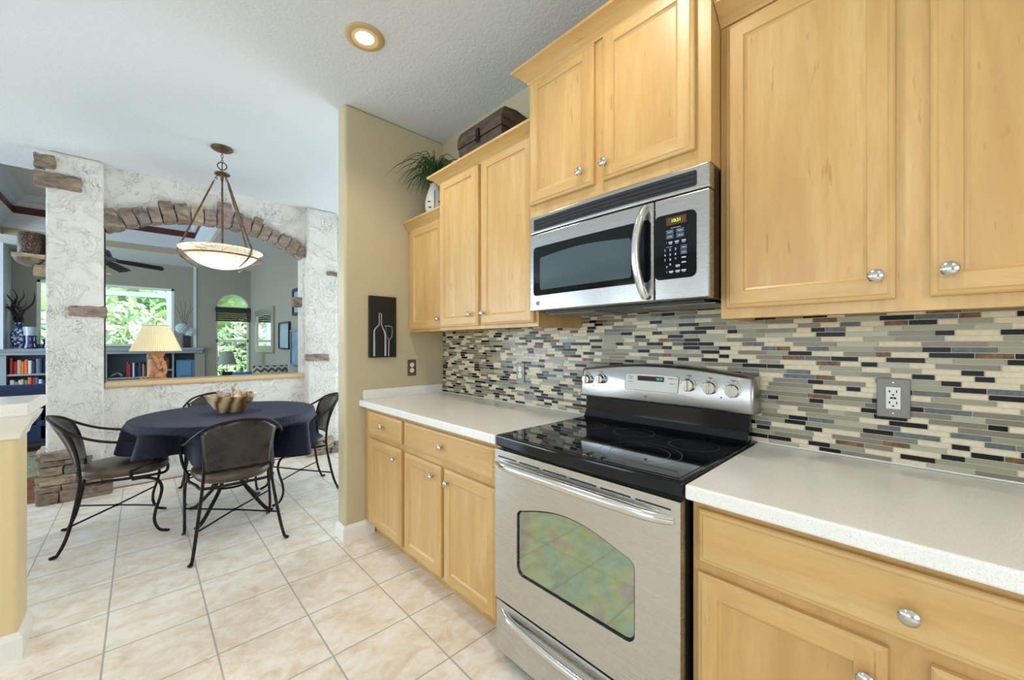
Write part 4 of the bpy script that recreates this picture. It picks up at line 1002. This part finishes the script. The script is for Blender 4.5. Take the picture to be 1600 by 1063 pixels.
for i, (lb, (x, y), rz) in enumerate(spots):
    c = ch0 if i == 0 else copy_tree(ch0)
    c.location = (x, y, 0); c.rotation_euler = (0, 0, rz); c['label'] = lb; c['group'] = G

# ------------------------------------------------------------------ table
TC = (.505, 3.70)
tb = thing('dining_table', 'round dining table hidden under a navy cloth, with curved iron legs', 'table', (*TC, 0))
MB().lathe([(.555, .728), (.565, .735), (.565, .750), (.56, .756)], (*TC, 0), 64).build('tabletop', mottled('table_wood', L3(50, 34, 24), L3(70, 48, 34), 8, .4), tb)
for k in range(4):
    a = PI/4+k*PI/2; dx, dy = math.cos(a), math.sin(a)
    def PT(r, z): return (TC[0]+dx*r, TC[1]+dy*r, z)
    m = MB().tube([PT(.28, .726), PT(.16, .68), PT(.06, .55), PT(.05, .38), PT(.10, .22), PT(.20, .10), PT(.27, .03), PT(.31, .013)], .013, 8); m.ball(PT(.315, .012), .018, 10, 0, .6)
    m.build('leg', IRON, tb, smooth=True)
m = MB(); m.tube([(TC[0]+.115*math.cos(t), TC[1]+.115*math.sin(t), .21) for t in rt_], .008, 8, 0, 0, closed=True); m.build('ring_brace', IRON, tb, smooth=True)
tips = []
for (lb, (x, y), rz) in spots:
    for s in (-1, 1):
        for ly in (.05, .12, .19):
            px, py = s*.266, ly; wx = x+px*math.cos(rz)-py*math.sin(rz); wy = y+px*math.sin(rz)+py*math.cos(rz)
            dx, dy = wx-TC[0], wy-TC[1]; tips.append((math.atan2(dy, dx), math.hypot(dx, dy)))
def cloth(u, v):
    a = 2*PI*u; R0 = .572
    if v < .5:
        r = R0*v/.5; return (TC[0]+r*math.cos(a), TC[1]+r*math.sin(a), .7605)
    t = (v-.5)/.5; hem = .51-.06*math.cos(a+.5)+.03*math.cos(2*(a-4.2))+.012*math.sin(7*a)
    fold = (math.sin(9*a+.6)*.6+math.sin(14*a+2.1)*.4)
    drop = .285-(hem-.475)
    r = R0+.018*min(1, t*5)+t*(.035+.036*fold); z = .7605-drop*max(t-.04, 0)/.96-.004*min(1, t*12)
    if t > .22:
        for ta, tr in tips:
            d = abs((a-ta+PI) % (2*PI)-PI)
            if tr < r+.02:
                w = math.exp(-(d/.12)**2)*min(1, (t-.22)/.12); r = r-(r-(tr-.022))*w
    return (TC[0]+r*math.cos(a), TC[1]+r*math.sin(a), z)
tag(MB().grid(cloth, 180, 44, 0, True).build('tablecloth', CLOTH, smooth=True, solid=.003), 'navy tablecloth draped over the round dining table', 'tablecloth')
# bowl on the table
def bowlm():
    m, nt, p = new('swirled_olive_wood'); v = coords(nt, (1, 1, 1)); w = nt.nodes.new('ShaderNodeTexWave'); w.inputs['Scale'].default_value = 3.2; w.inputs['Distortion'].default_value = 11; w.inputs['Detail'].default_value = 3; w.inputs['Detail Scale'].default_value = .8; nt.links.new(v, w.inputs['Vector'])
    nt.links.new(ramp(nt, w.outputs['Fac'], [(0, L3(112, 78, 46)), (.3, L3(176, 140, 96)), (.6, L3(206, 178, 134)), (1, L3(232, 214, 180))]), p.inputs['Base Color']); p.inputs['Roughness'].default_value = .4; return m
BC = (.505, 3.69)
def bw(u, v):
    a = 2*PI*u; pr = [(0, 0), (.078, 0), (.086, .004), (.166, .128), (.168, .134), (.160, .134), (.080, .016), (0, .014)]
    k = v*(len(pr)-1); i = min(int(k), len(pr)-2); f = k-i; r = pr[i][0]*(1-f)+pr[i+1][0]*f; z = pr[i][1]*(1-f)+pr[i+1][1]*f
    return (BC[0]+r*math.cos(a), BC[1]+r*math.sin(a)*.92, .7635+z+(.006*math.sin(a*2+1) if z > .1 else 0))
tag(MB().grid(bw, 40, 21, 0, True).build('wooden_bowl', bowlm(), smooth=True), 'swirl-grained wooden bowl on the navy tablecloth', 'bowl')
CORAL = mottled('bleached_driftwood', L3(176, 158, 130), L3(222, 206, 178), 30, .8)
rc = random.Random(9)
def branchy(c, h, seed, n=5, lean=(0, 0)):
    q = random.Random(seed); m = MB(); base = Vector(c); top = base+Vector((lean[0], lean[1], h))
    m.tube([base, base.lerp(top, .5)+Vector((q.uniform(-.01, .01), q.uniform(-.01, .01), 0)), top], [.010, .008, .004], 7)
    for k in range(n):
        s = base.lerp(top, q.uniform(.3, .85)); a = q.uniform(0, 2*PI); l = q.uniform(.03, .06)
        e = s+Vector((math.cos(a)*l*.7, math.sin(a)*l*.7, l*.8)); m.tube([s, s.lerp(e, .5)+Vector((0, 0, -.004)), e], [.007, .006, .003], 6)
    return m
tag(branchy((.515, 3.675, .84), .155, 1, 6, (.01, -.01)).build('driftwood_piece', CORAL, smooth=True), 'tallest pale driftwood twig standing up from the wooden bowl', 'driftwood', 'driftwood in the bowl')
tag(branchy((.445, 3.65, .84), .10, 2, 3, (-.02, .01)).build('driftwood_piece', CORAL, smooth=True), 'short forked driftwood twig at the left side of the wooden bowl', 'driftwood', 'driftwood in the bowl')
tag(branchy((.565, 3.63, .84), .085, 3, 6, (.015, 0)).build('driftwood_piece', CORAL, smooth=True), 'stubby pale driftwood cluster at the bowl centre right', 'driftwood', 'driftwood in the bowl')
BALL = mottled('brown_woven_ball', L3(62, 50, 40), L3(168, 150, 126), 90, .9, 0, .8, 60); BALL2 = mottled('mauve_grey_ball', L3(116, 96, 90), L3(180, 164, 156), 60, .9, 0, .8, 60)
tag(MB().ball((.598, 3.62, .868), .042, 16).build('decorative_ball', BALL, smooth=True), 'dark speckled decorative ball at the right of the wooden bowl', 'ball', 'decorative balls in the bowl')
tag(MB().ball((.40, 3.70, .868), .042, 16).build('decorative_ball', BALL2, smooth=True), 'mauve-grey decorative ball at the left of the wooden bowl', 'ball', 'decorative balls in the bowl')
tag(MB().ball((.47, 3.775, .865), .045, 16).build('decorative_ball', BALL2, smooth=True), 'mauve-grey decorative ball at the back of the wooden bowl', 'ball', 'decorative balls in the bowl')
tag(MB().ball((.51, 3.66, .822), .05, 16).build('decorative_ball', BALL, smooth=True), 'speckled decorative ball low in the middle of the bowl', 'ball', 'decorative balls in the bowl')

# ------------------------------------------------------------------ living room: built-in bookcase
BLUEG = paint('blue_grey_millwork', L3(150, 162, 168), .5); DEEP = paint('blue_grey_recess', L3(92, 108, 120), .6)
bk = thing('bookcase', 'blue-grey built-in bookcase with a long ledge under the far window', 'bookcase', (-.4, 10.1, 0))
m = MB(); m.box(-1.75, .92, YF-.10, YF2, 1.155, 1.21).box(-1.75, .90, YF-.07, YF, 1.10, 1.155); m.build('ledge', BLUEG, bk, bevel=.006)
m = MB(); xs_ = [(-1.75, -1.56), (-.56, -.44), (.08, .285), (.445, .47), (.93, .945)]
for a, b in xs_: m.box(a, b, YF-.02, YF+.25, 0, 1.10)
m.box(-1.75, .945, YF+.25, YF+.30, 0, 1.10, 1); m.box(-1.75, .945, YF-.02, YF+.25, 0, .10)
m.build('carcass', [BLUEG, DEEP], bk)
for a, b, zs in ((-1.56, -.56, (.47, .765)), (-.44, .08, (.30, .64)), (.285, .445, (.45, .765))):
    for z in zs: B(a, b, YF-.005, YF+.25, z, z+.03).build('shelf', BLUEG, bk)
# books
cols = {'red': L3(176, 52, 44), 'orange': L3(226, 110, 52), 'navy': L3(34, 44, 96), 'white': L3(218, 220, 216), 'black': L3(30, 30, 36), 'brown': L3(110, 72, 50), 'tan': L3(196, 172, 130), 'green': L3(60, 96, 78), 'blue': L3(64, 104, 170), 'grey': L3(130, 140, 148), 'purple': L3(84, 52, 110)}
BMAT = {k: plain('book_cover_'+k, v, .55) for k, v in cols.items()}; PAGE = plain('book_pages', L3(226, 218, 200), .8)
ordn = ['leftmost', 'second', 'third', 'fourth', 'fifth', 'sixth', 'seventh', 'eighth', 'ninth', 'tenth', 'eleventh', 'twelfth', 'thirteenth', 'fourteenth', 'fifteenth', 'sixteenth', 'seventeenth', 'eighteenth']
def book_row(x, z, names, where, grp, hmin, hmax, seed, x1):
    q = random.Random(seed); ws = [q.uniform(.8, 1.3) for _ in names]; s = (x1-x)/sum(ws)
    for i, (nm, w) in enumerate(zip(names, ws)):
        w *= s; h = q.uniform(hmin, hmax); d = q.uniform(.15, .19); yb = YF+.02+q.uniform(0, .02)
        m = MB(); m.box(x+.001, x+.004, yb, yb+d, z, z+h, 0).box(x+w-.004, x+w-.001, yb, yb+d, z, z+h, 0)
        m.prism([(x+.001, yb+.003), (x+w*.3, yb-.003), (x+w*.7, yb-.003), (x+w-.001, yb+.003), (x+w-.001, yb+.007), (x+.001, yb+.007)], 'z', z, z+h, 0)
        m.box(x+.004, x+w-.004, yb+.007, yb+d-.006, z+.002, z+h-.005, 1)
        pos = ordn[i]+(' from the left' if i else '')
        tag(m.build('book', [BMAT[nm], PAGE]), '%s book, %s on %s' % (nm, pos, where), 'book', grp)
        x += w
book_row(-1.53, .795, ['red', 'red', 'tan', 'orange', 'orange', 'white', 'navy', 'grey', 'navy', 'black', 'grey', 'green', 'white', 'black', 'brown', 'red', 'brown'], 'the upper bookcase shelf left of the pillar', 'books on the upper left shelf', .20, .265, 1, -.90)
book_row(-1.53, .50, ['white', 'grey', 'white', 'tan', 'grey', 'orange', 'red', 'blue', 'white', 'navy', 'purple', 'white', 'black', 'tan', 'brown', 'white', 'tan', 'black'], 'the lower bookcase shelf left of the pillar', 'books on the lower left shelf', .17, .235, 2, -.86)
book_row(-.19, .67, ['red', 'red', 'navy', 'white', 'black', 'navy', 'blue', 'black', 'tan', 'brown'], 'the middle bookcase shelf behind the pass-through', 'books on the middle shelf', .20, .28, 3, .07)
book_row(.305, .795, ['red', 'red', 'brown'], 'the small bookcase shelf right of the table lamp', 'books on the small right shelf', .20, .26, 4, .40)
m = MB(); rt3 = random.Random(8)
m.tube([(-.40, 10.15, .69), (-.36, 10.12, .72), (-.30, 10.14, .75), (-.24, 10.12, .70)], .02, 8)
tag(m.build('shelf_ornament', plain('ornament_grey', L3(110, 116, 120), .6), smooth=True), 'low grey ornament left of the books on the middle shelf', 'ornament')
# small blue cabinet television in the right bay
tv = thing('small_television', 'small blue-grey box television in the right bay of the bookcase', 'television', (.65, 10.15, .60))
TVB = plain('tv_shell', L3(96, 130, 160), .4)
B(.50, .80, YF+.0, YF+.22, .62, .965).build('shell', TVB, tv, bevel=.012)
B(.525, .735, YF-.008, YF+.002, .66, .93).build('screen', plain('tv_screen', L3(104, 150, 190), .15), tv, bevel=.008)
for a in (.53, .57, .73): B(a, a+.03, YF+.0, YF+.15, .60, .622).build('foot', DARK, tv)
B(.47, .93, YF-.005, YF+.25, .57, .60).build('shelf', BLUEG, bk)
# ledge objects
def vase_pattern():
    m, nt, p = new('blue_white_porcelain'); v = nt.nodes.new('ShaderNodeTexVoronoi'); v.inputs['Scale'].default_value = 26; nt.links.new(coords(nt), v.inputs['Vector'])
    nt.links.new(ramp(nt, v.outputs['Distance'], [(.38, L3(230, 236, 242)), (.5, L3(40, 66, 130))]), p.inputs['Base Color']); p.inputs['Roughness'].default_value = .15; return m
JC = (-1.435, 10.12)
j = thing('ginger_jar', 'blue and white porcelain jar holding twisted dark leaves on the ledge', 'vase', (*JC, 1.21))
MB().lathe([(.055, 0), (.062, .02), (.088, .14), (.092, .22), (.07, .30), (.040, .33), (.042, .40), (.050, .42), (.040, .42), (.034, .34)], (*JC, 1.21), 24).build('jar', vase_pattern(), j, smooth=True)
m = MB(); q = random.Random(6)
for k in range(11):
    a = q.uniform(0, 2*PI); l = q.uniform(.30, .62); sp = q.uniform(.08, .24); p = [Vector((*JC, 1.56))]
    for i in range(1, 6):
        t = i/5; p.append(Vector((JC[0]+math.cos(a)*sp*t+.03*math.sin(t*9+k), JC[1]+math.sin(a)*sp*t*.6, 1.60+l*t)))
    m.tube(p, [.006, .010, .016, .014, .010, .002], 6)
m.build('twisted_leaves', plain('dark_leaf', L3(44, 34, 34), .6), j, smooth=True)
NAVY = plain('cobalt_glass', L3(24, 34, 92), .08, coat=.5); CLR = plain('pale_clear_glass', L3(180, 200, 214), .06)
def hurricane(c, s, label):
    t = thing('hurricane_vase', label, 'vase', (*c, 1.21), 'blue glass vases on the far ledge')
    MB().lathe([(.085*s, 0), (.09*s, .02), (.07*s, .10), (.078*s, .20*s), (.07*s, .20*s), (.06*s, .10)], (*c, 1.21), 24).build('blue_base', NAVY, t, smooth=True)
    if s > .8: MB().lathe([(.070, .19), (.074, .27), (.082, .35), (.078, .35), (.068, .27), (.064, .20)], (*c, 1.21), 24).build('clear_top', CLR, t, smooth=True)
hurricane((-1.31, 10.05), 1.05, 'wide cobalt glass vase with clear top beside the blue and white jar')
hurricane((-1.12, 10.07), .75, 'small cobalt glass vase on the ledge next to the pillar edge')
fv = thing('flower_vase', 'dark vase of white hydrangeas at the right end of the ledge', 'flowers', (.66, 10.15, 1.21))
B(.60, .73, 10.09, 10.21, 1.21, 1.45).build('vase', plain('dark_vase', L3(22, 22, 34), .3), fv, bevel=.01)
PET = plain('white_petals', L3(206, 222, 226), .7); rp = random.Random(1)
for c, r in (((.59, 10.12, 1.59), .10), ((.72, 10.14, 1.52), .095)):
    m = MB(); n_ = 90
    for k in range(n_):
        ph_ = math.acos(1-2*(k+.5)/n_); th_ = k*2.399963; d = Vector((math.sin(ph_)*math.cos(th_), math.sin(ph_)*math.sin(th_), math.cos(ph_)))
        m.ball(Vector(c)+d*r*.88, r*.17, 6)
    m.ball(c, r*.86, 12); m.build('flower_head', PET, fv)
m = MB()
for k in range(5): m.tube([(.65, 10.15, 1.40), (.63+.05*(k-2)*.5, 10.15, 1.8), (.65+.07*(k-2), 10.16, 2.0+.05*(k % 3)), (.64+.08*(k-2), 10.16, 2.08+.06*(k % 2))], [.004, .004, .003, .0015], 5)
m.build('twigs', plain('thin_twig', L3(84, 80, 74), .8), fv)
m = MB(); m.tube([(.62, 10.12, 1.44), (.60, 10.12, 1.52)], .006, 6).tube([(.68, 10.14, 1.44), (.71, 10.14, 1.48)], .006, 6); m.build('stems', plain('stem_green', L3(60, 90, 60), .6), fv)

# blinds of the arched window
bl = thing('woven_blind', 'dark woven shade folded up across the arched far window', 'blind', (wc, YF-.03, 1.75))
WOV = mottled('dark_woven_bamboo', L3(40, 34, 32), L3(84, 74, 66), 60, .8, sc=(.2, 1, 3))
B(1.115, 1.722, YF-.045, YF-.002, 1.96, 2.045).build('valance', plain('dark_headrail', L3(40, 36, 36), .5), bl)
m = MB()
for k in range(5): m.box(1.125, 1.712, YF-.035-.003*k, YF-.012, 1.755+k*.042, 1.79+k*.042)
m.build('folded_slats', WOV, bl)

# mirror and pictures on the right wall (x = 1.735)
XR = 1.735
def wallframe(name, label, cat, y0, y1, z0, z1, fw, fm, im, grp=None, dp=.04):
    t = thing(name, label, cat, (XR, (y0+y1)/2, z0), grp)
    m = MB().box(XR-dp, XR-.001, y0, y0+fw, z0, z1).box(XR-dp, XR-.001, y1-fw, y1, z0, z1).box(XR-dp, XR-.001, y0+fw, y1-fw, z0, z0+fw).box(XR-dp, XR-.001, y0+fw, y1-fw, z1-fw, z1)
    m.build('frame', fm, t, bevel=.006); B(XR-dp*.5, XR-.002, y0+fw, y1-fw, z0+fw, z1-fw).build('mirror_glass' if cat == 'mirror' else 'print', im, t)
wallframe('wall_mirror', 'silver framed rectangular mirror on the living room side wall', 'mirror', 7.98, 9.45, 1.12, 1.96, .13, plain('silver_frame', L3(176, 172, 160), .35, .6), plain('mirror_silver', (.9, .93, .95), .02, 1))
ARTB = mottled('pale_blue_print', L3(130, 160, 178), L3(176, 196, 204), 3, .3); 
wallframe('picture_frame', 'dark edged pale blue picture next to the mirror', 'picture', 6.95, 7.58, 1.20, 1.64, .02, BLKM, ARTB, 'pictures on the living room side wall')
wallframe('picture_frame', 'taller blue picture partly cut off by the pass-through edge', 'picture', 6.25, 6.86, .95, 1.50, .03, plain('steel_frame', L3(120, 134, 146), .4), mottled('deep_blue_print', L3(90, 130, 160), L3(150, 180, 196), 4, .3), 'pictures on the living room side wall')
wallframe('picture_frame', 'small black framed picture high beside the jamb stone', 'picture', 6.3, 6.75, 1.72, 2.12, .04, BLKM, ARTB, 'pictures on the living room side wall')

# ceiling fan
fn = thing('ceiling_fan', 'ceiling fan with dark blades hanging in the living room tray', 'ceiling fan', (-.40, 7.3, 3.43))
FC = (-.40, 7.3)
MB().tube([(*FC, 3.43), (*FC, 2.50)], .014, 10, 0, 0).build('downrod', BRZ, fn)
MB().lathe([(.07, 3.43), (.06, 3.38), (.02, 3.36)], (*FC, 0), 20).build('canopy', BRZ, fn, smooth=True)
MB().lathe([(.05, 2.52), (.11, 2.49), (.13, 2.43), (.12, 2.38), (.07, 2.34), (.05, 2.30)], (*FC, 0), 28).build('motor', plain('fan_motor', L3(60, 78, 96), .3, .5), fn, smooth=True)
BLD = plain('dark_navy_blade', L3(28, 28, 46), .4)
for k in range(5):
    a = math.radians(-5+72*k); M = Matrix.Translation((*FC, 2.385)) @ Matrix.Rotation(a, 4, 'Z') @ Matrix.Rotation(math.radians(6), 4, 'Y') @ Matrix.Rotation(math.radians(-16), 4, 'X')
    m = MB().prism([(.17, -.045), (.30, -.06), (.62, -.065), (.64, 0), (.62, .065), (.30, .06), (.17, .045)], 'z', -.004, .004).xf(M); b_ = m.build('blade', BLD, fn)
    MB().tube([(.10, 0, 0), (.20, 0, 0)], .012, 6, 0, 0).xf(M).build('blade_iron', BRZ, b_)
for k in range(3):
    a = math.radians(30+120*k); c = (FC[0]+.08*math.cos(a), FC[1]+.08*math.sin(a))
    MB().lathe([(.022, 2.30), (.04, 2.26), (.052, 2.20), (.048, 2.20), (.03, 2.27)], (*c, 0), 16).build('lamp_shade', plain('cream_shade', L3(220, 206, 176), .5), fn, smooth=True)

# console with big pleated lamp
cs = thing('console_table', 'dark console table just behind the pass-through sill', 'table', (.2, 5.40, 0))
DKW = mottled('dark_console_wood', L3(44, 30, 24), L3(66, 46, 36), 6, .4)
B(-.20, 1.1, 5.24, 5.60, .87, .90).build('tabletop', DKW, cs, bevel=.004)
for a in (-.17, 1.03):
    for b in (5.26, 5.54): B(a, a+.04, b, b+.04, 0, .87).build('leg', DKW, cs)
LC = (.115, 5.40); TER = mottled('terracotta_clay', L3(188, 128, 92), L3(222, 168, 130), 14, .7, 0, .3, 40)
lp = thing('table_lamp', 'table lamp with cream pleated shade and terracotta figure base', 'lamp', (*LC, .90))
m = MB().lathe([(.075, 0), (.078, .03), (.066, .08), (.068, .16), (.060, .22), (.052, .27), (.03, .30), (1e-7, .305)], (*LC, .90), 20)
m.ball((LC[0]+.02, LC[1]-.045, 1.185), .045, 14); m.ball((LC[0]+.03, LC[1]-.06, .96), .045, 12); m.ball((LC[0]-.045, LC[1]-.04, 1.16), .028, 12)
m.tube([(LC[0]-.03, LC[1]-.06, 1.19), (LC[0]+.0, LC[1]-.085, 1.12), (LC[0]+.03, LC[1]-.085, 1.04), (LC[0]+.05, LC[1]-.08, 1.10)], .015, 8)
m.tube([(LC[0]+.055, LC[1]-.05, 1.11), (LC[0]+.065, LC[1]-.08, 1.0), (LC[0]+.03, LC[1]-.09, .95), (LC[0]+.07, LC[1]-.07, .93)], .017, 8)
m.build('figure_base', TER, lp, smooth=True)
MB().tube([(*LC, 1.20), (*LC, 1.50)], .006, 8, 0, 0).lathe([(.012, 1.22), (.014, 1.24), (.010, 1.26)], (*LC, 0), 12).build('stem', plain('brass', L3(190, 160, 90), .3, 1), lp)
def shade(u, v):
    k = int(round(u*144)); r = (.199*(1-v)+.098*v)*(1+(.02 if k % 2 else -.02)); a = 2*PI*u; return (LC[0]+r*math.cos(a), LC[1]+r*math.sin(a), 1.212+.262*v)
SHD, nt, p = new('cream_pleated_fabric'); p.inputs['Base Color'].default_value = (*L3(244, 232, 196), 1); p.inputs['Roughness'].default_value = .8
p.inputs['Emission Color'].default_value = (*L3(255, 238, 190), 1); p.inputs['Emission Strength'].default_value = .15
sh_ = MB().grid(shade, 144, 4, 0, True).build('lamp_shade', SHD, lp)
m = MB()
for r, z in ((.200, 1.213), (.099, 1.473)): m.tube([(LC[0]+r*math.cos(t), LC[1]+r*math.sin(t), z) for t in [2*PI*i/40 for i in range(40)]], .003, 6, 0, 0, closed=True)
m.build('shade_trim', plain('shade_edge', L3(170, 158, 130), .8), sh_)
MB().tube([(*LC, 1.47), (*LC, 1.50)], .004, 6, 0, 0).ball((*LC, 1.502), .007, 8).build('finial', BRZ, lp)
m = MB().lathe([(.03, 0), (.035, .01), (.022, .03), (.026, .045), (.016, .062), (1e-7, .07)], (.02, 5.36, .90), 12); tag(m.build('clay_figurine', TER, smooth=True), 'tiny terracotta figurine left of the lamp base', 'figurine')

# grey lamp on side table near arched window
L2 = (1.145, 8.8)
st_ = thing('side_table', 'small dark side table under the grey lamp by the arched window', 'table', (*L2, 0))
B(1.02, 1.27, 8.68, 8.92, .68, .705).build('tabletop', DKW, st_)
for a in (1.03, 1.24):
    for b in (8.69, 8.89): B(a, a+.02, b, b+.02, 0, .68).build('leg', DKW, st_)
l2 = thing('table_lamp', 'small table lamp with plain grey shade before the arched window', 'lamp', (*L2, .705))
MB().lathe([(.06, 0), (.06, .012), (.012, .02), (.008, .05), (.008, .40)], (*L2, .705), 16).build('base', plain('lamp_metal', L3(150, 150, 144), .4, .5), l2, smooth=True)
MB().lathe([(.150, .915), (.083, 1.148)], (*L2, 0), 28).build('lamp_shade', plain('grey_linen', L3(150, 156, 146), .8), l2, smooth=True).modifiers.new('s', 'SOLIDIFY').thickness = .003
m = MB().box(1.05, 1.22, 8.62, 8.68, .706, .78); tag(m.build('small_box', BLKM, bevel=.006), 'small dark box on the side table under the grey lamp', 'box')

# sofas, cushion
def sofa(label, name, x0, x1, y0, y1, back, mat, hb, grp=None, aw=.2):
    t = thing(name, label, 'sofa', ((x0+x1)/2, (y0+y1)/2, 0), grp)
    B(x0, x1, y0, y1, .10, .32).build('base', mat, t, bevel=.02, seg=3)
    if back == '+x': bb = (x1-.2, x1, y0, y1); se = (x0, x1-.2, y0+.2, y1-.2); arms = [(x0, x1-.1, y0, y0+.2), (x0, x1-.1, y1-.2, y1)]
    elif back == '+y': bb = (x0, x1, y1-.2, y1); se = (x0+aw, x1-aw, y0, y1-.2); arms = [(x0, x0+aw, y0, y1), (x1-aw, x1, y0, y1)]
    else: bb = (x0, x1, y0, y0+.2); se = (x0+.2, x1-.2, y0+.2, y1); arms = [(x0, x0+.2, y0, y1), (x1-.2, x1, y0, y1)]
    B(*bb, .32, hb).build('backrest', mat, t, bevel=.05, seg=4); B(*se, .32, .48).build('seat', mat, t, bevel=.04, seg=4)
    for a in arms: B(*a, .10, hb-.12).build('arm', mat, t, bevel=.05, seg=4)
    for a in (x0+.06, x1-.1):
        for b in (y0+.06, y1-.1): B(a, a+.05, b, b+.05, 0, .10).build('leg', DKW, t)
    return t
NVF = plain('navy_upholstery', L3(30, 44, 84), .7); BLF = plain('bright_blue_upholstery', L3(48, 92, 168), .7)
sofa('blue loveseat with cushions by the living room side wall, below the pictures', 'sofa', .80, 1.69, 6.0, 6.86, '+y', BLF, .84, aw=.06)
def chevron():
    m, nt, p = new('chevron_fabric'); tc = nt.nodes.new('ShaderNodeTexCoord'); sp = nt.nodes.new('ShaderNodeSeparateXYZ'); nt.links.new(tc.outputs['Object'], sp.inputs[0])
    def M_(op, a, b):
        q = nt.nodes.new('ShaderNodeMath'); q.operation = op
        for i, x in enumerate((a, b)):
            if x is None: continue
            if isinstance(x, (int, float)): q.inputs[i].default_value = x
            else: nt.links.new(x, q.inputs[i])
        return q.outputs[0]
    z = M_('PINGPONG', sp.outputs['X'], .045); z2 = M_('ADD', M_('ADD', z, sp.outputs['Z']), 2.0); f = M_('MODULO', z2, .085); s_ = M_('GREATER_THAN', f, .045)
    nt.links.new(mix(nt, s_, L3(196, 190, 176), L3(72, 74, 78)), p.inputs['Base Color']); p.inputs['Roughness'].default_value = .8; return m
def cushion(label, c, w, h, d, rz, mat, grp):
    def f(u, v):
        a = 2*u-1; 
        return None
    m = MB(); n = 10
    for s in (-1, 1):
        def g(u, v):
            a, b = 2*u-1, 2*v-1; k = ((1-a**4)*(1-b**4))**.6
            return (a*w/2*(1-.06*(1-b*b)*0), s*d/2*k, h/2+b*h/2-.03*abs(a*b)**3*0)
        m.grid(g, n, n)
    o = m.build('cushion', mat, smooth=True, origin=(0, 0, 0)); o.rotation_euler = (math.radians(-14), 0, rz); o.location = c; tag(o, label, 'cushion', grp)
cushion('grey and cream chevron cushion on the blue loveseat by the side wall', (1.385, 6.50, .485), .44, .50, .13, 0, chevron(), 'cushions on the blue loveseat')
cushion('bright blue cushion peeking out left of the chevron cushion', (1.03, 6.50, .485), .24, .42, .12, 0, plain('bright_blue_cushion', L3(62, 120, 200), .6), 'cushions on the blue loveseat')
sofa('navy sofa seen between the half wall and the stone pillar', 'sofa', -2.6, -.72, 7.3, 8.15, '-y', NVF, .80)
RUG, nt, p = new('patterned_rug'); f = noise_n(nt, coords(nt, (1, 3, 1)), 5, 3, .6, 1.5)
nt.links.new(ramp(nt, f, [(.36, L3(56, 84, 110)), (.46, L3(176, 168, 130)), (.54, L3(92, 116, 90)), (.64, L3(196, 182, 140))]), p.inputs['Base Color']); p.inputs['Roughness'].default_value = .95
tag(B(-2.5, .78, 5.9, 7.28, 0, .012).build('area_rug', RUG), 'patterned blue green and beige rug under the living room sofas', 'rug')
for o in bpy.data.objects:
    if '_w' in o: del o['_w']
